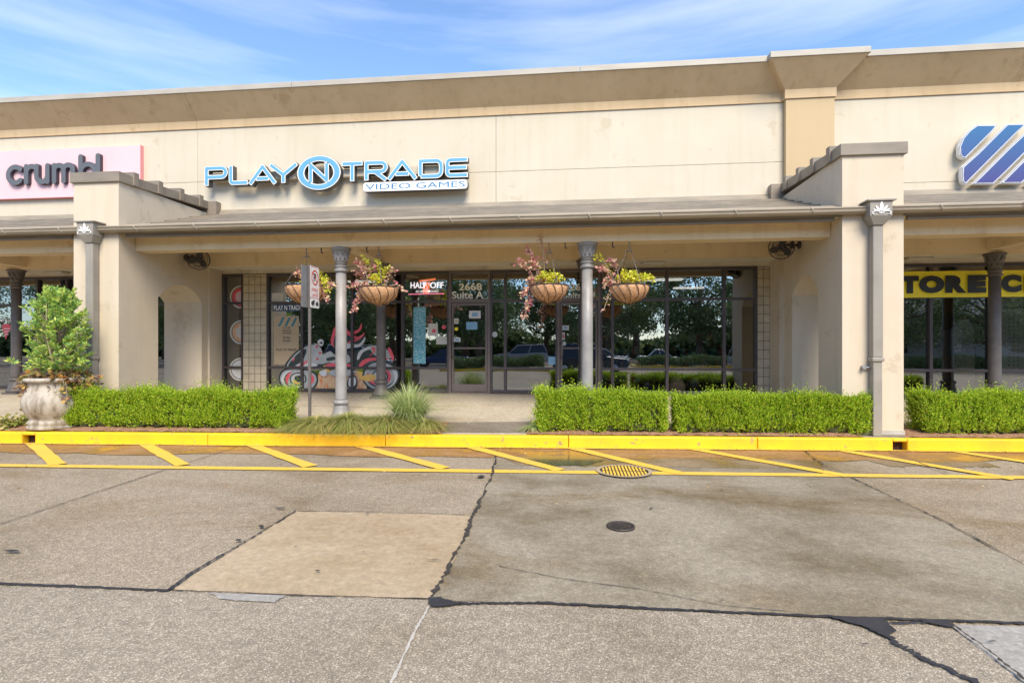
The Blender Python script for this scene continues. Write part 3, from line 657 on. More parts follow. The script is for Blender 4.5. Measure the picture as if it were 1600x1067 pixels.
# wing walls with arched openings
def wing(x0, x1, y1, y2, label=None):
    mb = MB(); zt = 4.88; spring = 2.72; rise = 0.34; nseg = 14
    ys = [YP, y1]+[y1+(y2-y1)*i/nseg for i in range(1, nseg)]+[y2, YS+.02]
    def za(y):
        u = (y-(y1+y2)/2)/((y2-y1)/2); return spring+rise*(1-abs(u)**2.0)
    for X in (x0, x1):
        for i in range(len(ys)-1):
            a, b = ys[i], ys[i+1]
            if a < y1-1e-6 or a >= y2-1e-6: lo = (-.1, -.1)
            else: lo = (za(a), za(b))
            mb.add([(X, a, lo[0]), (X, b, lo[1]), (X, b, zt), (X, a, zt)], [(0, 1, 2, 3)])
    for i in range(len(ys)-1):
        a, b = ys[i], ys[i+1]
        if y1-1e-6 <= a < y2-1e-6: mb.add([(x0, a, za(a)), (x1, a, za(a)), (x1, b, za(b)), (x0, b, za(b))], [(0, 1, 2, 3)])
    for Y, z in ((YP, zt), (y1, spring), (y2, spring), (YS+.02, zt)): mb.add([(x0, Y, -.1), (x1, Y, -.1), (x1, Y, z), (x0, Y, z)], [(0, 1, 2, 3)])
    mb.add([(x0, YP, zt), (x1, YP, zt), (x1, YS, zt), (x0, YS, zt)], [(0, 1, 2, 3)])
    w = obj('wing_wall', mb, M['pillar'], B)
    c = MB(); 
    def sl(y): return 0.045*(y-YP)
    a, b, y0 = x0-.045, x1+.045, YP-.045
    c.box(a, b, y0, YP+.25, 4.86, 5.055)
    c.prism([(a, YP+.25, 4.86), (a, YW-.01, 4.86+sl(YW)), (a, YW-.01, 5.045+sl(YW)), (a, YP+.25, 5.045)], (b-a, 0, 0))
    o = obj('coping', c, M['bronze'], w, bevel=0.006)
    r = MB()
    for y in (10.07, 10.72, 11.36, 12.0): r.prism([(a-.03, y-.13, 4.85+sl(y)), (a-.03, y+.0, 4.85+sl(y)), (a-.03, y, 5.12+sl(y)), (a-.03, y-.13, 5.12+sl(y))], (b-a+.06, 0, 0))
    r.box(a-.2, b+.2, YW-.2, YW-.012, 4.84, 5.16)
    obj('coping_ribs', r, M['bronze'], w, bevel=0.006)
    f = MB(); f.box(x0-.012, x1+.012, YP-.02, YP+.02, wz(YP, x0)+0.0, wz(YP, x0)+.07); obj('base_skirt', f, M['chalk'], w)
    return w
wing(XL0, XL1, 10.66, 12.03); wing(XR0, XR1, 10.53, 11.71)
# inner corner steps beside the storefront
mb = MB(); mb.box(XR0-.09, XR0+.01, 12.16, YS, 0.3, 3.56); obj('corner_return', mb, M['pillar'], B)
mb = MB(); mb.box(XL1-.01, XL1+.05, 12.25, YS, .3, 3.56); obj('corner_return', mb, M['pillar'], B)
# canopy per bay: roof, fascia, beams, ceiling
bays = ((XA, XL0), (XL1, XR0), (XR1, XB))
for (a, b) in bays:
    mb = MB(); a0, b0 = a+.003, b-.003
    mb.prism([(a0, 9.62, 3.93), (a0, YW-.003, 4.86), (a0, YW-.003, 4.76), (a0, 9.62, 3.84)], (b0-a0, 0, 0))
    nc = 7
    for i in range(nc):      # lapped courses running along the eave
        ya, yb = 9.66+(YW-.01-9.66)*i/nc, 9.66+(YW-.01-9.66)*(i+1)/nc
        za, zb_ = 3.955+.93*i/nc, 3.955+.93*(i+1)/nc
        mb.prism([(a0, ya, za-.02), (a0, ya, za+.035), (a0, yb, zb_+.005), (a0, yb, zb_-.02)], (b0-a0, 0, 0))
    rf = obj('canopy_roof', mb, M['roofm'], B)
    m2 = MB(); m2.box(a0, b0, YW-.03, YW-.004, 4.88, 4.985); m2.box(a0, b0, YW-.07, YW-.031, 4.87, 4.93); obj('flashing', m2, M['gutter'], rf)
    m2 = MB(); m2.prism([(a0, 9.60, 3.975), (a0, 9.85, 4.085), (a0, 9.87, 4.06), (a0, 9.66, 3.955)], (b0-a0, 0, 0)); obj('drip_edge', m2, M['gutter'], rf)
    mb = MB(); mb.box(a0+.09, b0-.09, 9.70, 9.76, 3.79, 3.90); obj('eave_fascia', mb, M['bronze'], B)
    mb = MB(); mb.box(a0, b0, 10.05, 10.36, 3.59, 3.95); mb.box(a0, b0, 10.02, 10.05, 3.845, 3.875); obj('front_beam', mb, M['beam'], B, bevel=0.008)
    mb = MB(); mb.box(a0, b0, 9.761, 10.018, 3.86, 3.90); mb.box(a0, b0, 10.362, 11.998, 3.88, 3.95); obj('canopy_ceiling', mb, M['soffit'], B)
    mb = MB(); mb.box(a0, b0, 12.0, 12.12, 3.57, 3.95); obj('rear_beam', mb, M['beam'], B)
    mb = MB(); mb.box(a0, b0, 12.122, YS+.2, 3.565, 3.70); obj('soffit', mb, M['soffit'], B)
    mb = MB(); mb.box(a0, b0, YS-.01, YS+.2, 3.475, 3.563); obj('head_trim', mb, M['soffit'], B)
# cross beams from column to column
for x in (-4.42, 0.3, -13.4, 8.5):
    mb = MB(); mb.box(x-.13, x+.13, 10.362, 11.998, 3.62, 3.878); obj('cross_beam', mb, M['beam'], B)
# gutters with straps, leader heads, downspouts
def gutter(x0, x1):
    mb = MB(); prof = [(9.635, 3.97), (9.635, 3.875), (9.60, 3.862), (9.53, 3.868), (9.495, 3.90), (9.485, 3.945), (9.47, 3.95), (9.47, 3.972), (9.49, 3.972)]
    k = len(prof); mb.smooth = False
    mb.prism([(x0, y, z) for y, z in prof], (x1-x0, 0, 0))
    g = obj('gutter', mb, M['gutter'], B)
    x = x0+.8
    while x < x1-.2:
        s = MB(); s.tube([(x-.05, 9.47, 3.98), (x-.01, 9.462, 3.93), (x+.02, 9.50, 3.878), (x+.03, 9.56, 3.858)], .007, 6); x += 1.22
        obj('gutter_strap', s, M['cap'], g)
XDL, XDR = -9.18, 5.0
gutter(XA, XDL-.17); gutter(XDL+.17, XDR-.17); gutter(XDR+.17, XB)
def downspout(x):
    h = MB(); y0, y1 = 9.40, 9.645
    h.box(x-.22, x+.22, y0-.03, y1, 4.035, 4.06)
    zt, zm, zb = 4.034, 3.80, 3.66
    a = [(x-.17, y0), (x+.17, y0), (x+.17, y1), (x-.17, y1)]; b = [(x-.085, y0+.07), (x+.085, y0+.07), (x+.085, y1-.01), (x-.085, y1-.01)]
    h.add([(p[0], p[1], zt) for p in a]+[(p[0], p[1], zm) for p in a]+[(p[0], p[1], zb) for p in b],
          [(0, 1, 5, 4), (1, 2, 6, 5), (2, 3, 7, 6), (3, 0, 4, 7), (4, 5, 9, 8), (5, 6, 10, 9), (6, 7, 11, 10), (7, 4, 8, 11), (8, 9, 10, 11)])
    d = obj('leader_head', h, M['downp'], B, bevel=.004)
    e = MB(); yf = y0-.004; zc = 3.845
    def leafp(cx, cz, an, ln, w):
        pts = []
        for i in range(13):
            t = i/12; ww = w*math.sin(math.pi*t)**.8
            pts.append((t*ln, ww))
        for i in range(11, 0, -1):
            t = i/12; pts.append((t*ln, -w*math.sin(math.pi*t)**.8))
        ca, sa = math.cos(R(an)), math.sin(R(an))
        e.prism([(cx+p[0]*ca-p[1]*sa, yf, cz+p[0]*sa+p[1]*ca) for p in pts], (0, -.006, 0))
    leafp(x, zc+.01, 90, .17, .028); 
    for sgn in (1, -1):
        leafp(x+sgn*.02, zc+.02, 90-sgn*38, .12, .017); leafp(x+sgn*.03, zc+.012, 90-sgn*66, .11, .013)
        e.tube([(x+sgn*(.02+.05*(1-math.cos(t))+.02*t/3), yf-.004, zc+.0+.03*math.sin(t)*.9-.005) for t in [i*.5 for i in range(10)]], .008, 6)
    e.prism([(x-.035, yf, zc-.015), (x+.035, yf, zc-.015), (x+.035, yf, zc+.003), (x-.035, yf, zc+.003)], (0, -.006, 0))
    obj('leaf_emblem', e, M['white'], d)
    q = MB(); q.box(x-.08, x+.08, 9.49, 9.64, 1.50, 3.659); q.box(x-.072, x+.072, 9.50, 9.63, .20, 1.44)
    q.box(x-.095, x+.095, 9.475, 9.642, 1.43, 1.50)
    s = obj('downspout', q, M['downp'], B, bevel=0.015)
    for z in (1.33, .42):
        q = MB(); q.tube([(x-.16, 9.60, z), (x-.07, 9.58, z)], .016, 8); q.tube([(x-.17, 9.57, z), (x-.17, 9.648, z)], .03, 10)
        obj('pipe_bracket', q, M['steel'], s)
downspout(XDL); downspout(XDR)
# columns
def column(x, y, zb, zt, m, sc=1.0, label=None):
    r = .108*sc; mb = MB()
    mb.lathe(x, y, [(r*1.05, zb+.46), (r, zb+.5), (r*.97, (zb+zt)/2), (r*.93, zt-.45)], 28)
    c = obj('column', mb, m, B)
    if label: c['label'] = label
    k = MB()
    k.lathe(x, y, [(r*.95, zt-.47), (r*1.2, zt-.46), (r*1.25, zt-.44), (r*1.2, zt-.42), (r*1.0, zt-.41), (r*1.0, zt-.38), (r*1.18, zt-.37), (r*1.18, zt-.35), (r*1.05, zt-.34)], 28)
    k.lathe(x, y, [(r*1.05, zt-.34), (r*1.06, zt-.22), (r*1.22, zt-.14), (r*1.48, zt-.06), (r*1.52, zt-.055)], 32, flute=1, fl0=zt-.36, fl1=zt-.2)
    k.lathe(x, y, [(r*1.5, zt-.055), (r*1.75, zt-.045), (r*1.8, zt-.02), (r*1.7, zt-.001), (r*.5, zt-.001)], 28)
    for i in range(10):      # acanthus-like leaves
        a = 2*math.pi*i/10
        for (o_, z0, z1, w) in ((0, zt-.21, zt-.07, .36), (math.pi/10, zt-.26, zt-.14, .3)):
            pts = []
            for (u, hgt) in ((-1, 0), (1, 0), (.9, .5), (0, 1), (-.9, .5)):
                z = z0+(z1-z0)*hgt; rr = r*1.12+r*.42*max(0, (z-(zt-.24))/.18)**1.4; an = a+o_+u*w*.7; pts.append((x+math.cos(an)*rr, y+math.sin(an)*rr, z))
            cc = Vector((x, y, 0)); base = [Vector(p) for p in pts]; d = Vector((math.cos(a+o_), math.sin(a+o_), 0))*.014
            k.prism(base, d)
    obj('capital', k, m, c)
    q = MB(); q.lathe(x, y, [(r*1.9, zb+.11), (r*1.9, zb+.16), (r*1.55, zb+.2), (r*1.35, zb+.3), (r*1.2, zb+.36), (r*1.15, zb+.38), (r*1.4, zb+.39), (r*1.45, zb+.42), (r*1.35, zb+.45), (r*1.05, zb+.47)], 28)
    q.box(x-r*1.85, x+r*1.85, y-r*1.85, y+r*1.85, zb-.15, zb+.109)
    obj('base', q, m, c)
    return c
cxa, cxb = XO(533, 10.2), XO(917.5, 10.2)
column(cxa, 10.2, .17, 3.589, M['iron']); column(cxb, 10.2, .17, 3.589, M['iron'])
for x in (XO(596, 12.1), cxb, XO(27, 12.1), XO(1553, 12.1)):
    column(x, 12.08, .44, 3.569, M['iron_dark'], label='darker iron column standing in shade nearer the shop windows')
# ------------------------------------------------------------------ storefront
HEAD = 3.475
ZT = ZO(640, 471.5, YS); ZL = ZO(640, 575, YS); SILL = 0.60
def windowpane(x0, x1, verts, trans=True, door=None, gz0=None):
    """a framed window bay: verts = list of mullion X inside"""
    f = MB(); d0, d1 = YS-.05, YS+.06; w = .032
    f.box(x0, x0+w*1.4, d0, d1, SILL-.03, HEAD); f.box(x1-w*1.4, x1, d0, d1, SILL-.03, HEAD)
    f.box(x0+w*1.4, x1-w*1.4, d0+.001, d1, HEAD-.07, HEAD-.001); f.box(x0+w*1.4, x1-w*1.4, d0+.001, d1, SILL-.03, SILL+.05)
    zz = [ZT, ZL]
    xs = sorted(verts)
    for x in xs: f.box(x-w, x+w, d0+.002, d1, SILL+.05, HEAD-.07)
    ed = [x0+w*1.4]+[q for x in xs for q in (x-w, x+w)]+[x1-w*1.4]
    for i in range(0, len(ed), 2):
        for z in zz: f.box(ed[i], ed[i+1], d0+.004, d1-.002, z-.028, z+.028)
    wn = obj('window', f, M['frame'], B)
    g = MB(); g.add([(x0+.01, YS+.02, SILL), (x1-.01, YS+.02, SILL), (x1-.01, YS+.02, HEAD-.02), (x0+.01, YS+.02, HEAD-.02)], [(0, 1, 2, 3)])
    obj('glass', g, M['glass'], wn)
    return wn
def door(x0, x1):
    f = MB(); d0, d1 = YS-.065, YS+.05; ztop = ZT
    f.box(x0, x0+.055, d0, d1, .55, HEAD); f.box(x1-.055, x1, d0, d1, .55, HEAD); f.box(x0+.055, x1-.055, d0+.002, d1, ztop-.035, ztop+.045); f.box(x0+.055, x1-.055, d0+.002, d1, HEAD-.07, HEAD-.001)
    f.box(x0+.055, x1-.055, d0+.002, d1, .55, .60)
    dr = obj('door', f, M['frame_lt'], B)
    a, b = x0+.065, x1-.065; t, bt = ztop-.045, .61; yl = YS-.04; q = MB()
    q.box(a, a+.05, yl, yl+.045, bt, t); q.box(b-.05, b, yl, yl+.045, bt, t); q.box(a+.05, b-.05, yl+.001, yl+.044, t-.06, t); q.box(a+.05, b-.05, yl+.001, yl+.044, bt, bt+.17)
    zr = ZO(735, 544, YS); q.box(a+.05, b-.05, yl-.015, yl+.03, zr-.02, zr+.02)
    obj('door_leaf', q, M['frame_lt'], dr)
    g = MB(); g.add([(a+.04, yl+.03, bt+.1), (b-.04, yl+.03, bt+.1), (b-.04, yl+.03, t-.03), (a+.04, yl+.03, t-.03)], [(0, 1, 2, 3)])
    g.add([(x0+.04, YS+.02, ztop+.03), (x1-.04, YS+.02, ztop+.03), (x1-.04, YS+.02, HEAD-.03), (x0+.04, YS+.02, HEAD-.03)], [(0, 1, 2, 3)])
    obj('glass', g, M['glass'], dr)
    h = MB(); hx = a+.025; h.tube([(hx, yl, zr+.13), (hx, yl-.06, zr+.12), (hx+.03, yl-.085, zr+.03), (hx+.03, yl-.085, zr-.13), (hx, yl-.06, zr-.22), (hx, yl, zr-.23)], .013, 8)
    obj('handle', h, M['chain'], dr)
X = lambda px: XO(px, YS)
windowpane(X(418), X(702), [X(472.6), X(551), X(629.5)])
door(X(702), X(766))
windowpane(X(766), X(871), [X(789.6)])
door(X(871), X(938))
windowpane(X(938), X(1182), [X(957), X(1042), X(1131)])
windowpane(XL1+.06, X(381), [])
windowpane(-22, XL0-.05, [X(-130), X(-40), X(60), X(106)])
windowpane(XR1+.05, 16, [X(1453), X(1546), X(1640), X(1720)])
# split-face block pilasters
def blocks(x0, x1):
    mb = MB(); mb.box(x0, x1, YS-.03, YS+.1, .3, 3.47); p = obj('block_pilaster', mb, M['mortar'], B)
    m2 = MB(); n = max(1, round((x1-x0)/.2)); w = (x1-x0)/n; z = .4; 
    nn = max(2, round((x1-x0)/.15)); w = (x1-x0)/nn
    while z < 3.45:
        for i in range(nn): m2.box(x0+i*w+.008, x0+(i+1)*w-.008, YS-.04, YS-.029, z+.008, min(3.465, z+.2)-.008)
        z += .2
    obj('blocks', m2, M['block'], p, bevel=.004)
blocks(X(381), X(418)); blocks(X(1182.5), XR0-.092)
# shop interiors
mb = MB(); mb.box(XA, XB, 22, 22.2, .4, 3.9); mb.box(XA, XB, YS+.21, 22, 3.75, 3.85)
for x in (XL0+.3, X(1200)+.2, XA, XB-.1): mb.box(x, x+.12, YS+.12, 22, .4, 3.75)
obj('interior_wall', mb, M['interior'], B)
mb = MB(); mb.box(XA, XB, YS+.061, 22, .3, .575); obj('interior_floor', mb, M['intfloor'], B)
for x, y in ((-7.6, 19), (-7.0, 16.5), (2.2, 17), (3.6, 19.5), (8.2, 16.5), (11, 18), (-13.5, 17)):
    mb = MB(); mb.box(x, x+1.2, y, y+.3, 3.70, 3.749); obj('ceiling_light', mb, M['ledpanel'], B)

# ================================================================== SIGNS ON THE WALL
def letterbox(x0, x1, z0, z1):
    return lambda u, v: (x0+u*(x1-x0), z0+v*(z1-z0))
YF = 12.10
def LB(px0, px1, pt, pb):            # letter box from photo pixels (zoomed crop of the sign: 3.2x from 300,200)
    a = PY(300+px0/3.2, 200+pb/3.2, YF); b = PY(300+px1/3.2, 200+pt/3.2, YF); return a.x, b.x, a.z, b.z
sw = 0.056                             # half stroke (to the dark rim)
def glyph(ch, x0, x1, z0, z1):
    i = sw; a, b, c, d = x0+i, x1-i, z0+i, z1-i; w = b-a; h = d-c; r = min(w, h)*.32
    m = c+h*.42
    def P(*q): return list(q)
    if ch == 'P': return [[(a, z0), (a, d-.0), (b-r, d)]+arc(b-r, d-(d-m)/2, r, 90, -90, 8, (d-m)/2)+[(a, m)]]
    if ch == 'L': return [[(a, z1), (a, c+r*.5)]+arc(a+r*.5, c+r*.5, r*.5, 180, 270, 5)+[(x1, c)]]
    if ch == 'A': return [[(x0+i*.6, z0), ((a+b)/2, d+.01), (x1-i*.6, z0)], [(x0+w*.32, c+h*.22), (x1-w*.32, c+h*.22)]]
    if ch == 'Y': return [[(x0+i*.5, z1), ((a+b)/2, m), (x1-i*.5, z1)], [((a+b)/2, m), ((a+b)/2, z0)]]
    if ch == 'T': return [[(x0, d), (x1, d)], [((a+b)/2, d), ((a+b)/2, z0)]]
    if ch == 'R': return [[(a, z0), (a, d), (b-r, d)]+arc(b-r, d-(d-m)/2, r, 90, -90, 8, (d-m)/2)+[(a, m)], [(a+w*.45, m), (x1-i*.7, z0)]]
    if ch == 'D': return [[(a, c), (a, d), (b-r, d)]+arc(b-r, d-r, r, 90, 0, 6)+arc(b-r, c+r, r, 0, -90, 6)+[(a, c)]]
    if ch == 'E': return [[(x1, d), (a+r, d)]+arc(a+r*.7, d-r*.7, r*.7, 90, 180, 5)+arc(a+r*.7, c+r*.7, r*.7, 180, 270, 5)+[(x1, c)], [(a, (c+d)/2), (x1-.02, (c+d)/2)]]
    if ch == 'N': return [[(a, z0), (a, d), (b, c), (b, z1)]]
E = thing('shop_sign', (XO(525, YF), YF, ZO(525, 280, YF)), 'blue and white channel letter sign reading PLAY N TRADE VIDEO GAMES', 'sign')
rw = MB(); a = PY(335, 286, YF+.2); b = PY(728, 262, YF+.2); zr = ZO(500, 272, YF+.2)
rw.box(XO(330, YF+.16), XO(462, YF+.16), YF+.15, YW-.001, zr-.10, zr+.08); rw.box(XO(534, YF+.16), XO(724, YF+.16), YF+.15, YW-.001, zr-.10, zr+.08)
obj('raceway', rw, M['cream'], E)
specs = [('P', 62, 180, 188, 292), ('L', 183, 280, 185, 288), ('A', 282, 424, 182, 284), ('Y', 384, 530, 178, 279), ('T', 748, 854, 165, 270), ('R', 860, 980, 160, 265), ('A', 975, 1128, 155, 261), ('D', 1130, 1258, 150, 256), ('E', 1264, 1380, 145, 251)]
def chan(name, fn, bx, sd, E, wf=.008, bl=.022):
    x0, x1, z0, z1 = bx
    o = MB(); iso_mesh(o, fn, x0-.05, x1+.05, z0-.05, z1+.05, .011, YF, YF+.15, 0.0)
    p = obj(name, o, M['signdark'], E)
    o = MB(); iso_mesh(o, fn, x0-.05, x1+.05, z0-.05, z1+.05, .011, YF-.004, YF, -.005); obj('white_border', o, M['white'], p)
    o = MB(); iso_mesh(o, fn, x0-.05, x1+.05, z0-.05, z1+.05, .011, YF-.007, YF-.004, -bl); obj('blue_face', o, M['blue'], p)
for ch, x0, x1, y0, y1 in specs:
    bx = LB(x0, x1, y0, y1)
    st = glyph(ch, *bx)
    chan('letter_'+ch.lower(), lambda Xg, Zg, st=st: np.minimum.reduce([sd_stroke(Xg, Zg, s, sw) for s in st]), bx, sw, E)
rb = LB(525, 745, 133, 315); cx, cz = (rb[0]+rb[1])/2, (rb[2]+rb[3])/2; ax_, az_ = (rb[1]-rb[0])/2, (rb[3]-rb[2])/2
def ringf(Xg, Zg):
    q = np.hypot((Xg-cx)/ax_, (Zg-cz)/az_)*az_; return np.abs(q-(az_-.072))-.07
chan('ring', ringf, rb, sw, E)
nb = LB(582, 685, 172, 277); stn = glyph('N', *nb)
chan('letter_n', lambda Xg, Zg: np.minimum.reduce([sd_stroke(Xg, Zg, s, sw) for s in stn]), nb, sw, E)
pb = LB(855, 1378, 256, 321); pr = .07
def pillf(Xg, Zg):
    hx, hz = (pb[1]-pb[0])/2-pr, (pb[3]-pb[2])/2-pr
    qx = np.abs(Xg-(pb[0]+pb[1])/2)-hx; qz = np.abs(Zg-(pb[2]+pb[3])/2)-hz
    return np.hypot(np.maximum(qx, 0), np.maximum(qz, 0))+np.minimum(np.maximum(qx, qz), 0)-pr
o = MB(); iso_mesh(o, pillf, pb[0]-.03, pb[1]+.03, pb[2]-.03, pb[3]+.03, .015, YF, YF+.15); pl = obj('video_games_panel', o, M['signdark'], E)
o = MB(); iso_mesh(o, pillf, pb[0]-.03, pb[1]+.03, pb[2]-.03, pb[3]+.03, .015, YF-.004, YF, -.006); obj('white_face', o, M['white'], pl)
o = MB(); h_ = pb[3]-pb[2]; text_mb(o, 'VIDEO GAMES', pb[0]+.06, pb[1]-.06, pb[2]+h_*.22, pb[3]-h_*.20, YF-.006, 0, 0); obj('lettering', o, M['bluedeep'], pl)

# crumbl sign
YC = 12.30
E = thing('pink_sign', (XO(100, YC), YC, ZO(100, 290, YC)), 'pale pink rectangular wall sign with dark grey lowercase lettering', 'sign')
zt, zb = ZO(220, 228, YC), ZO(0, 311, YC)
zt = (ZO(220, 228, YC)+ZO(0, 236, YC))/2
mb = MB(); mb.box(XO(-190, YC), XO(219, YC), YC, YW-.001, zb, zt); obj('panel', mb, M['pink'], E)
mb = MB(); xr = XO(219, YC); mb.box(xr+.001, xr+.012, YC-.003, YW-.002, zb-.01, zt+.01); mb.box(XO(-190, YC), xr+.001, YC-.003, YW-.002, zb-.012, zb-.001); obj('edge_trim', mb, M['pinkedge'], E)
Z0 = ZO(60, 288.5, YC); xh = ZO(60, 259.5, YC)-Z0; w_ = .062
def cpx(px): return XO(px, YC)
def crl():
    L_ = []
    def A_(pts): L_.append(pts)
    lo, hi = Z0+w_*.55, Z0+xh-w_*.55; mid = (lo+hi)/2; r = (hi-lo)/2
    cxx = cpx(29); A_(arc(cxx, mid, r, 45, 315, 14))
    x = cpx(46); A_([(x, lo), (x, hi)]); A_([(x, mid)]+arc(x+r*.75, mid+r*.2, r*.75, 170, 62, 6, r*.8))
    x0, x1 = cpx(62), cpx(79); A_([(x0, hi), (x0, mid)]+arc((x0+x1)/2, lo+r*.75, (x1-x0)/2, 180, 360, 10, r*.75)+[(x1, mid)]); A_([(x1, hi), (x1, lo)])
    xa, xb, xc = cpx(89.5), cpx(104), cpx(118.5)
    A_([(xa, hi), (xa, lo)]); 
    for (p, q) in ((xa, xb), (xb, xc)): A_([(p, mid)]+arc((p+q)/2, hi-r*.6, (q-p)/2, 180, 0, 8, r*.6)+[(q, lo)])
    x = cpx(130.5); A_([(x, lo), (x, Z0+xh*1.33)]); A_(arc(x+r, mid, r, 0, 360, 20))
    x = cpx(157.5); A_([(x, lo), (x, Z0+xh*1.35)])
    return L_
st = crl()
fn = lambda Xg, Zg: np.minimum.reduce([sd_stroke(Xg, Zg, s, w_, 'round') for s in st])
mb = MB(); iso_mesh(mb, fn, cpx(10), cpx(170), Z0-.1, Z0+xh*1.6, .012, YC-.085, YC-.001); obj('letter_returns', mb, M['lettside'], E)
mb = MB(); iso_mesh(mb, fn, cpx(10), cpx(170), Z0-.1, Z0+xh*1.6, .012, YC-.089, YC-.085, -.002); obj('lettering', mb, M['gray'], E)

# blue striped logo
YG = 12.22
E = thing('striped_logo_sign', (XO(1560, YG), YG, ZO(1560, 240, YG)), 'blue wall emblem made of slanted rounded stripes with white edges', 'sign')
def lp(x, y): return PY(1150+x/2.964, 40+y/2.964, YG)
S1 = [(1035,600),(1033,560),(1050,520),(1080,485),(1115,460),(1212,460),(1190,490),(1150,530),(1100,580),(1062,617),(1045,612)]
S2 = [(1045,690),(1048,655),(1075,630),(1120,590),(1180,530),(1235,475),(1255,456),(1345,456),(1300,500),(1230,570),(1150,650),(1085,715),(1062,738),(1048,722)]
S3 = [(1095,735),(1130,700),(1190,640),(1260,570),(1330,505),(1385,456),(1480,456),(1430,505),(1330,600),(1240,690),(1192,735)]
S4 = [(1225,732),(1290,665),(1380,575),(1460,500),(1510,470),(1530,500),(1500,560),(1420,640),(1322,732)]
S5 = [(1355,732),(1450,640),(1530,570),(1540,620),(1525,680),(1480,715),(1430,732)]
for k, sp in enumerate((S1, S2, S3, S4, S5)):
    pts = [lp(x, y) for x, y in sp]; c = sum(pts, Vector())/len(pts)
    def sc(p, d): 
        v_ = p-c; return c+v_*(1-d/max(.05, v_.length))
    mb = MB(); mb.prism(pts, (0, .10, 0)); o = obj('stripe', mb, M['white'], E)
    # inset edge = blue face with a navy hairline
    def inset(pts, d):
        n = len(pts); out = []
        for i in range(n):
            a_, b_, c2 = pts[i-1], pts[i], pts[(i+1) % n]
            e1 = (b_-a_).normalized(); e2 = (c2-b_).normalized()
            n1 = Vector((-e1.z, 0, e1.x)); n2 = Vector((-e2.z, 0, e2.x)); nn = (n1+n2)
            nn = nn.normalized()/max(.5, math.sqrt(max(.0, (1+n1.dot(n2))/2)))
            out.append(b_+nn*d)
        return out
    area = sum(pts[i-1].x*pts[i].z-pts[i].x*pts[i-1].z for i in range(len(pts)))
    sg = 1 if area > 0 else -1
    m1 = MB(); m1.prism([p+Vector((0, -.004, 0)) for p in inset(pts, sg*.007)], (0, .003, 0)); obj('outline', m1, M['navy'], o)
    m1 = MB(); m1.prism([p+Vector((0, -.008, 0)) for p in inset(pts, sg*.017)], (0, .003, 0)); obj('white_line', m1, M['white'], o)
    m1 = MB(); m1.prism([p+Vector((0, -.012, 0)) for p in inset(pts, sg*.03)], (0, .003, 0)); obj('blue_face', m1, M['logo'], o)

# store closing banner in the right bay
YB = YS-.07
E = thing('banner', (XO(1560, YB), YB, ZO(1500, 450, YB)), 'yellow vinyl banner with heavy black STORE CLOSING letters above the shop windows', 'banner')
z0, z1 = ZO(1500, 464.5, YB), ZO(1500, 423.5, YB); xa, xb = XO(1348, YB), XR1+.03+6.2
xa = XR1+.03
mb = MB(); nn = 80; A = []
for i in range(nn+1):
    x = xa+(9.4)*i/nn
    for z in (z0, z1): A.append((x, YB-.012-.014*math.sin(i*.9)-.008*math.sin(i*2.3+(z > z0)), z))
mb.smooth = True; mb.add(A, [(2*i, 2*i+2, 2*i+3, 2*i+1) for i in range(nn)]); A2 = [(a_[0], a_[1]+.004, a_[2]) for a_ in A]; mb.add(A2, [(2*i, 2*i+1, 2*i+3, 2*i+2) for i in range(nn)])
obj('vinyl_sheet', mb, M['bannery'], E)
mb = MB(); hz = z1-z0
for ch, p0, p1 in (('T', 1406, 1434), ('O', 1434, 1474), ('R', 1475, 1508), ('E', 1510, 1539), ('C', 1562, 1594), ('L', 1598, 1624), ('O', 1626, 1668), ('S', 1670, 1704), ('I', 1708, 1720), ('N', 1724, 1764), ('G', 1768, 1808)):
    text_mb(mb, ch, XO(p0, YB), XO(p1, YB), z0+hz*.16, z1-hz*.17, YB-.040, 0, .085)
mb.v = [v_ for v_ in mb.v]
obj('lettering', mb, M['black'], E)
mb = MB()
for px in (1433, 1475, 1516, 1590): 
    for z in (z0+.03, z1-.03): mb.lathe(XO(px, YB), 0, [(.010, 0), (.010, .004)], 8)
# ================================================================== WINDOW GRAPHICS
YD = YS+.008
def dtext(mb, s, px0, px1, pt, pb, Y=YD, bold=.01, ctr=None):
    xm = (px0+px1)/2; text_mb(mb, s, XO(px0, Y), XO(px1, Y), ZO(xm, pb, Y), ZO(xm, pt, Y), Y, 0, bold)
def rect(mb, px0, px1, pt, pb, Y, th=.003):
    xm = (px0+px1)/2; mb.box(XO(px0, Y), XO(px1, Y), Y, Y+th, ZO(xm, pb, Y), ZO(xm, pt, Y))
M['numeral'] = pm('number_vinyl', (0.96, 0.95, 0.92), 0.6, 0.03, 3)
mb = MB(); dtext(mb, '2668', 717, 753, 442.6, 453.8, bold=.025); dtext(mb, 'Suite A', 706, 755.5, 455, 467, bold=.025)
tag(obj('address_number', mb, M['numeral'], base=(XO(735, YD), YD, 2.8)), 'pale vinyl 2668 Suite A lettering over the left shop door', 'lettering')
mb = MB(); dtext(mb, '2668', 890, 926, 442.8, 454, bold=.025); dtext(mb, 'Suite #4', 880, 930.5, 456, 468, bold=.025)
tag(obj('address_number', mb, M['numeral'], base=(XO(905, YD), YD, 2.8)), 'pale vinyl 266 and Suite lettering half hidden by the front column', 'lettering')
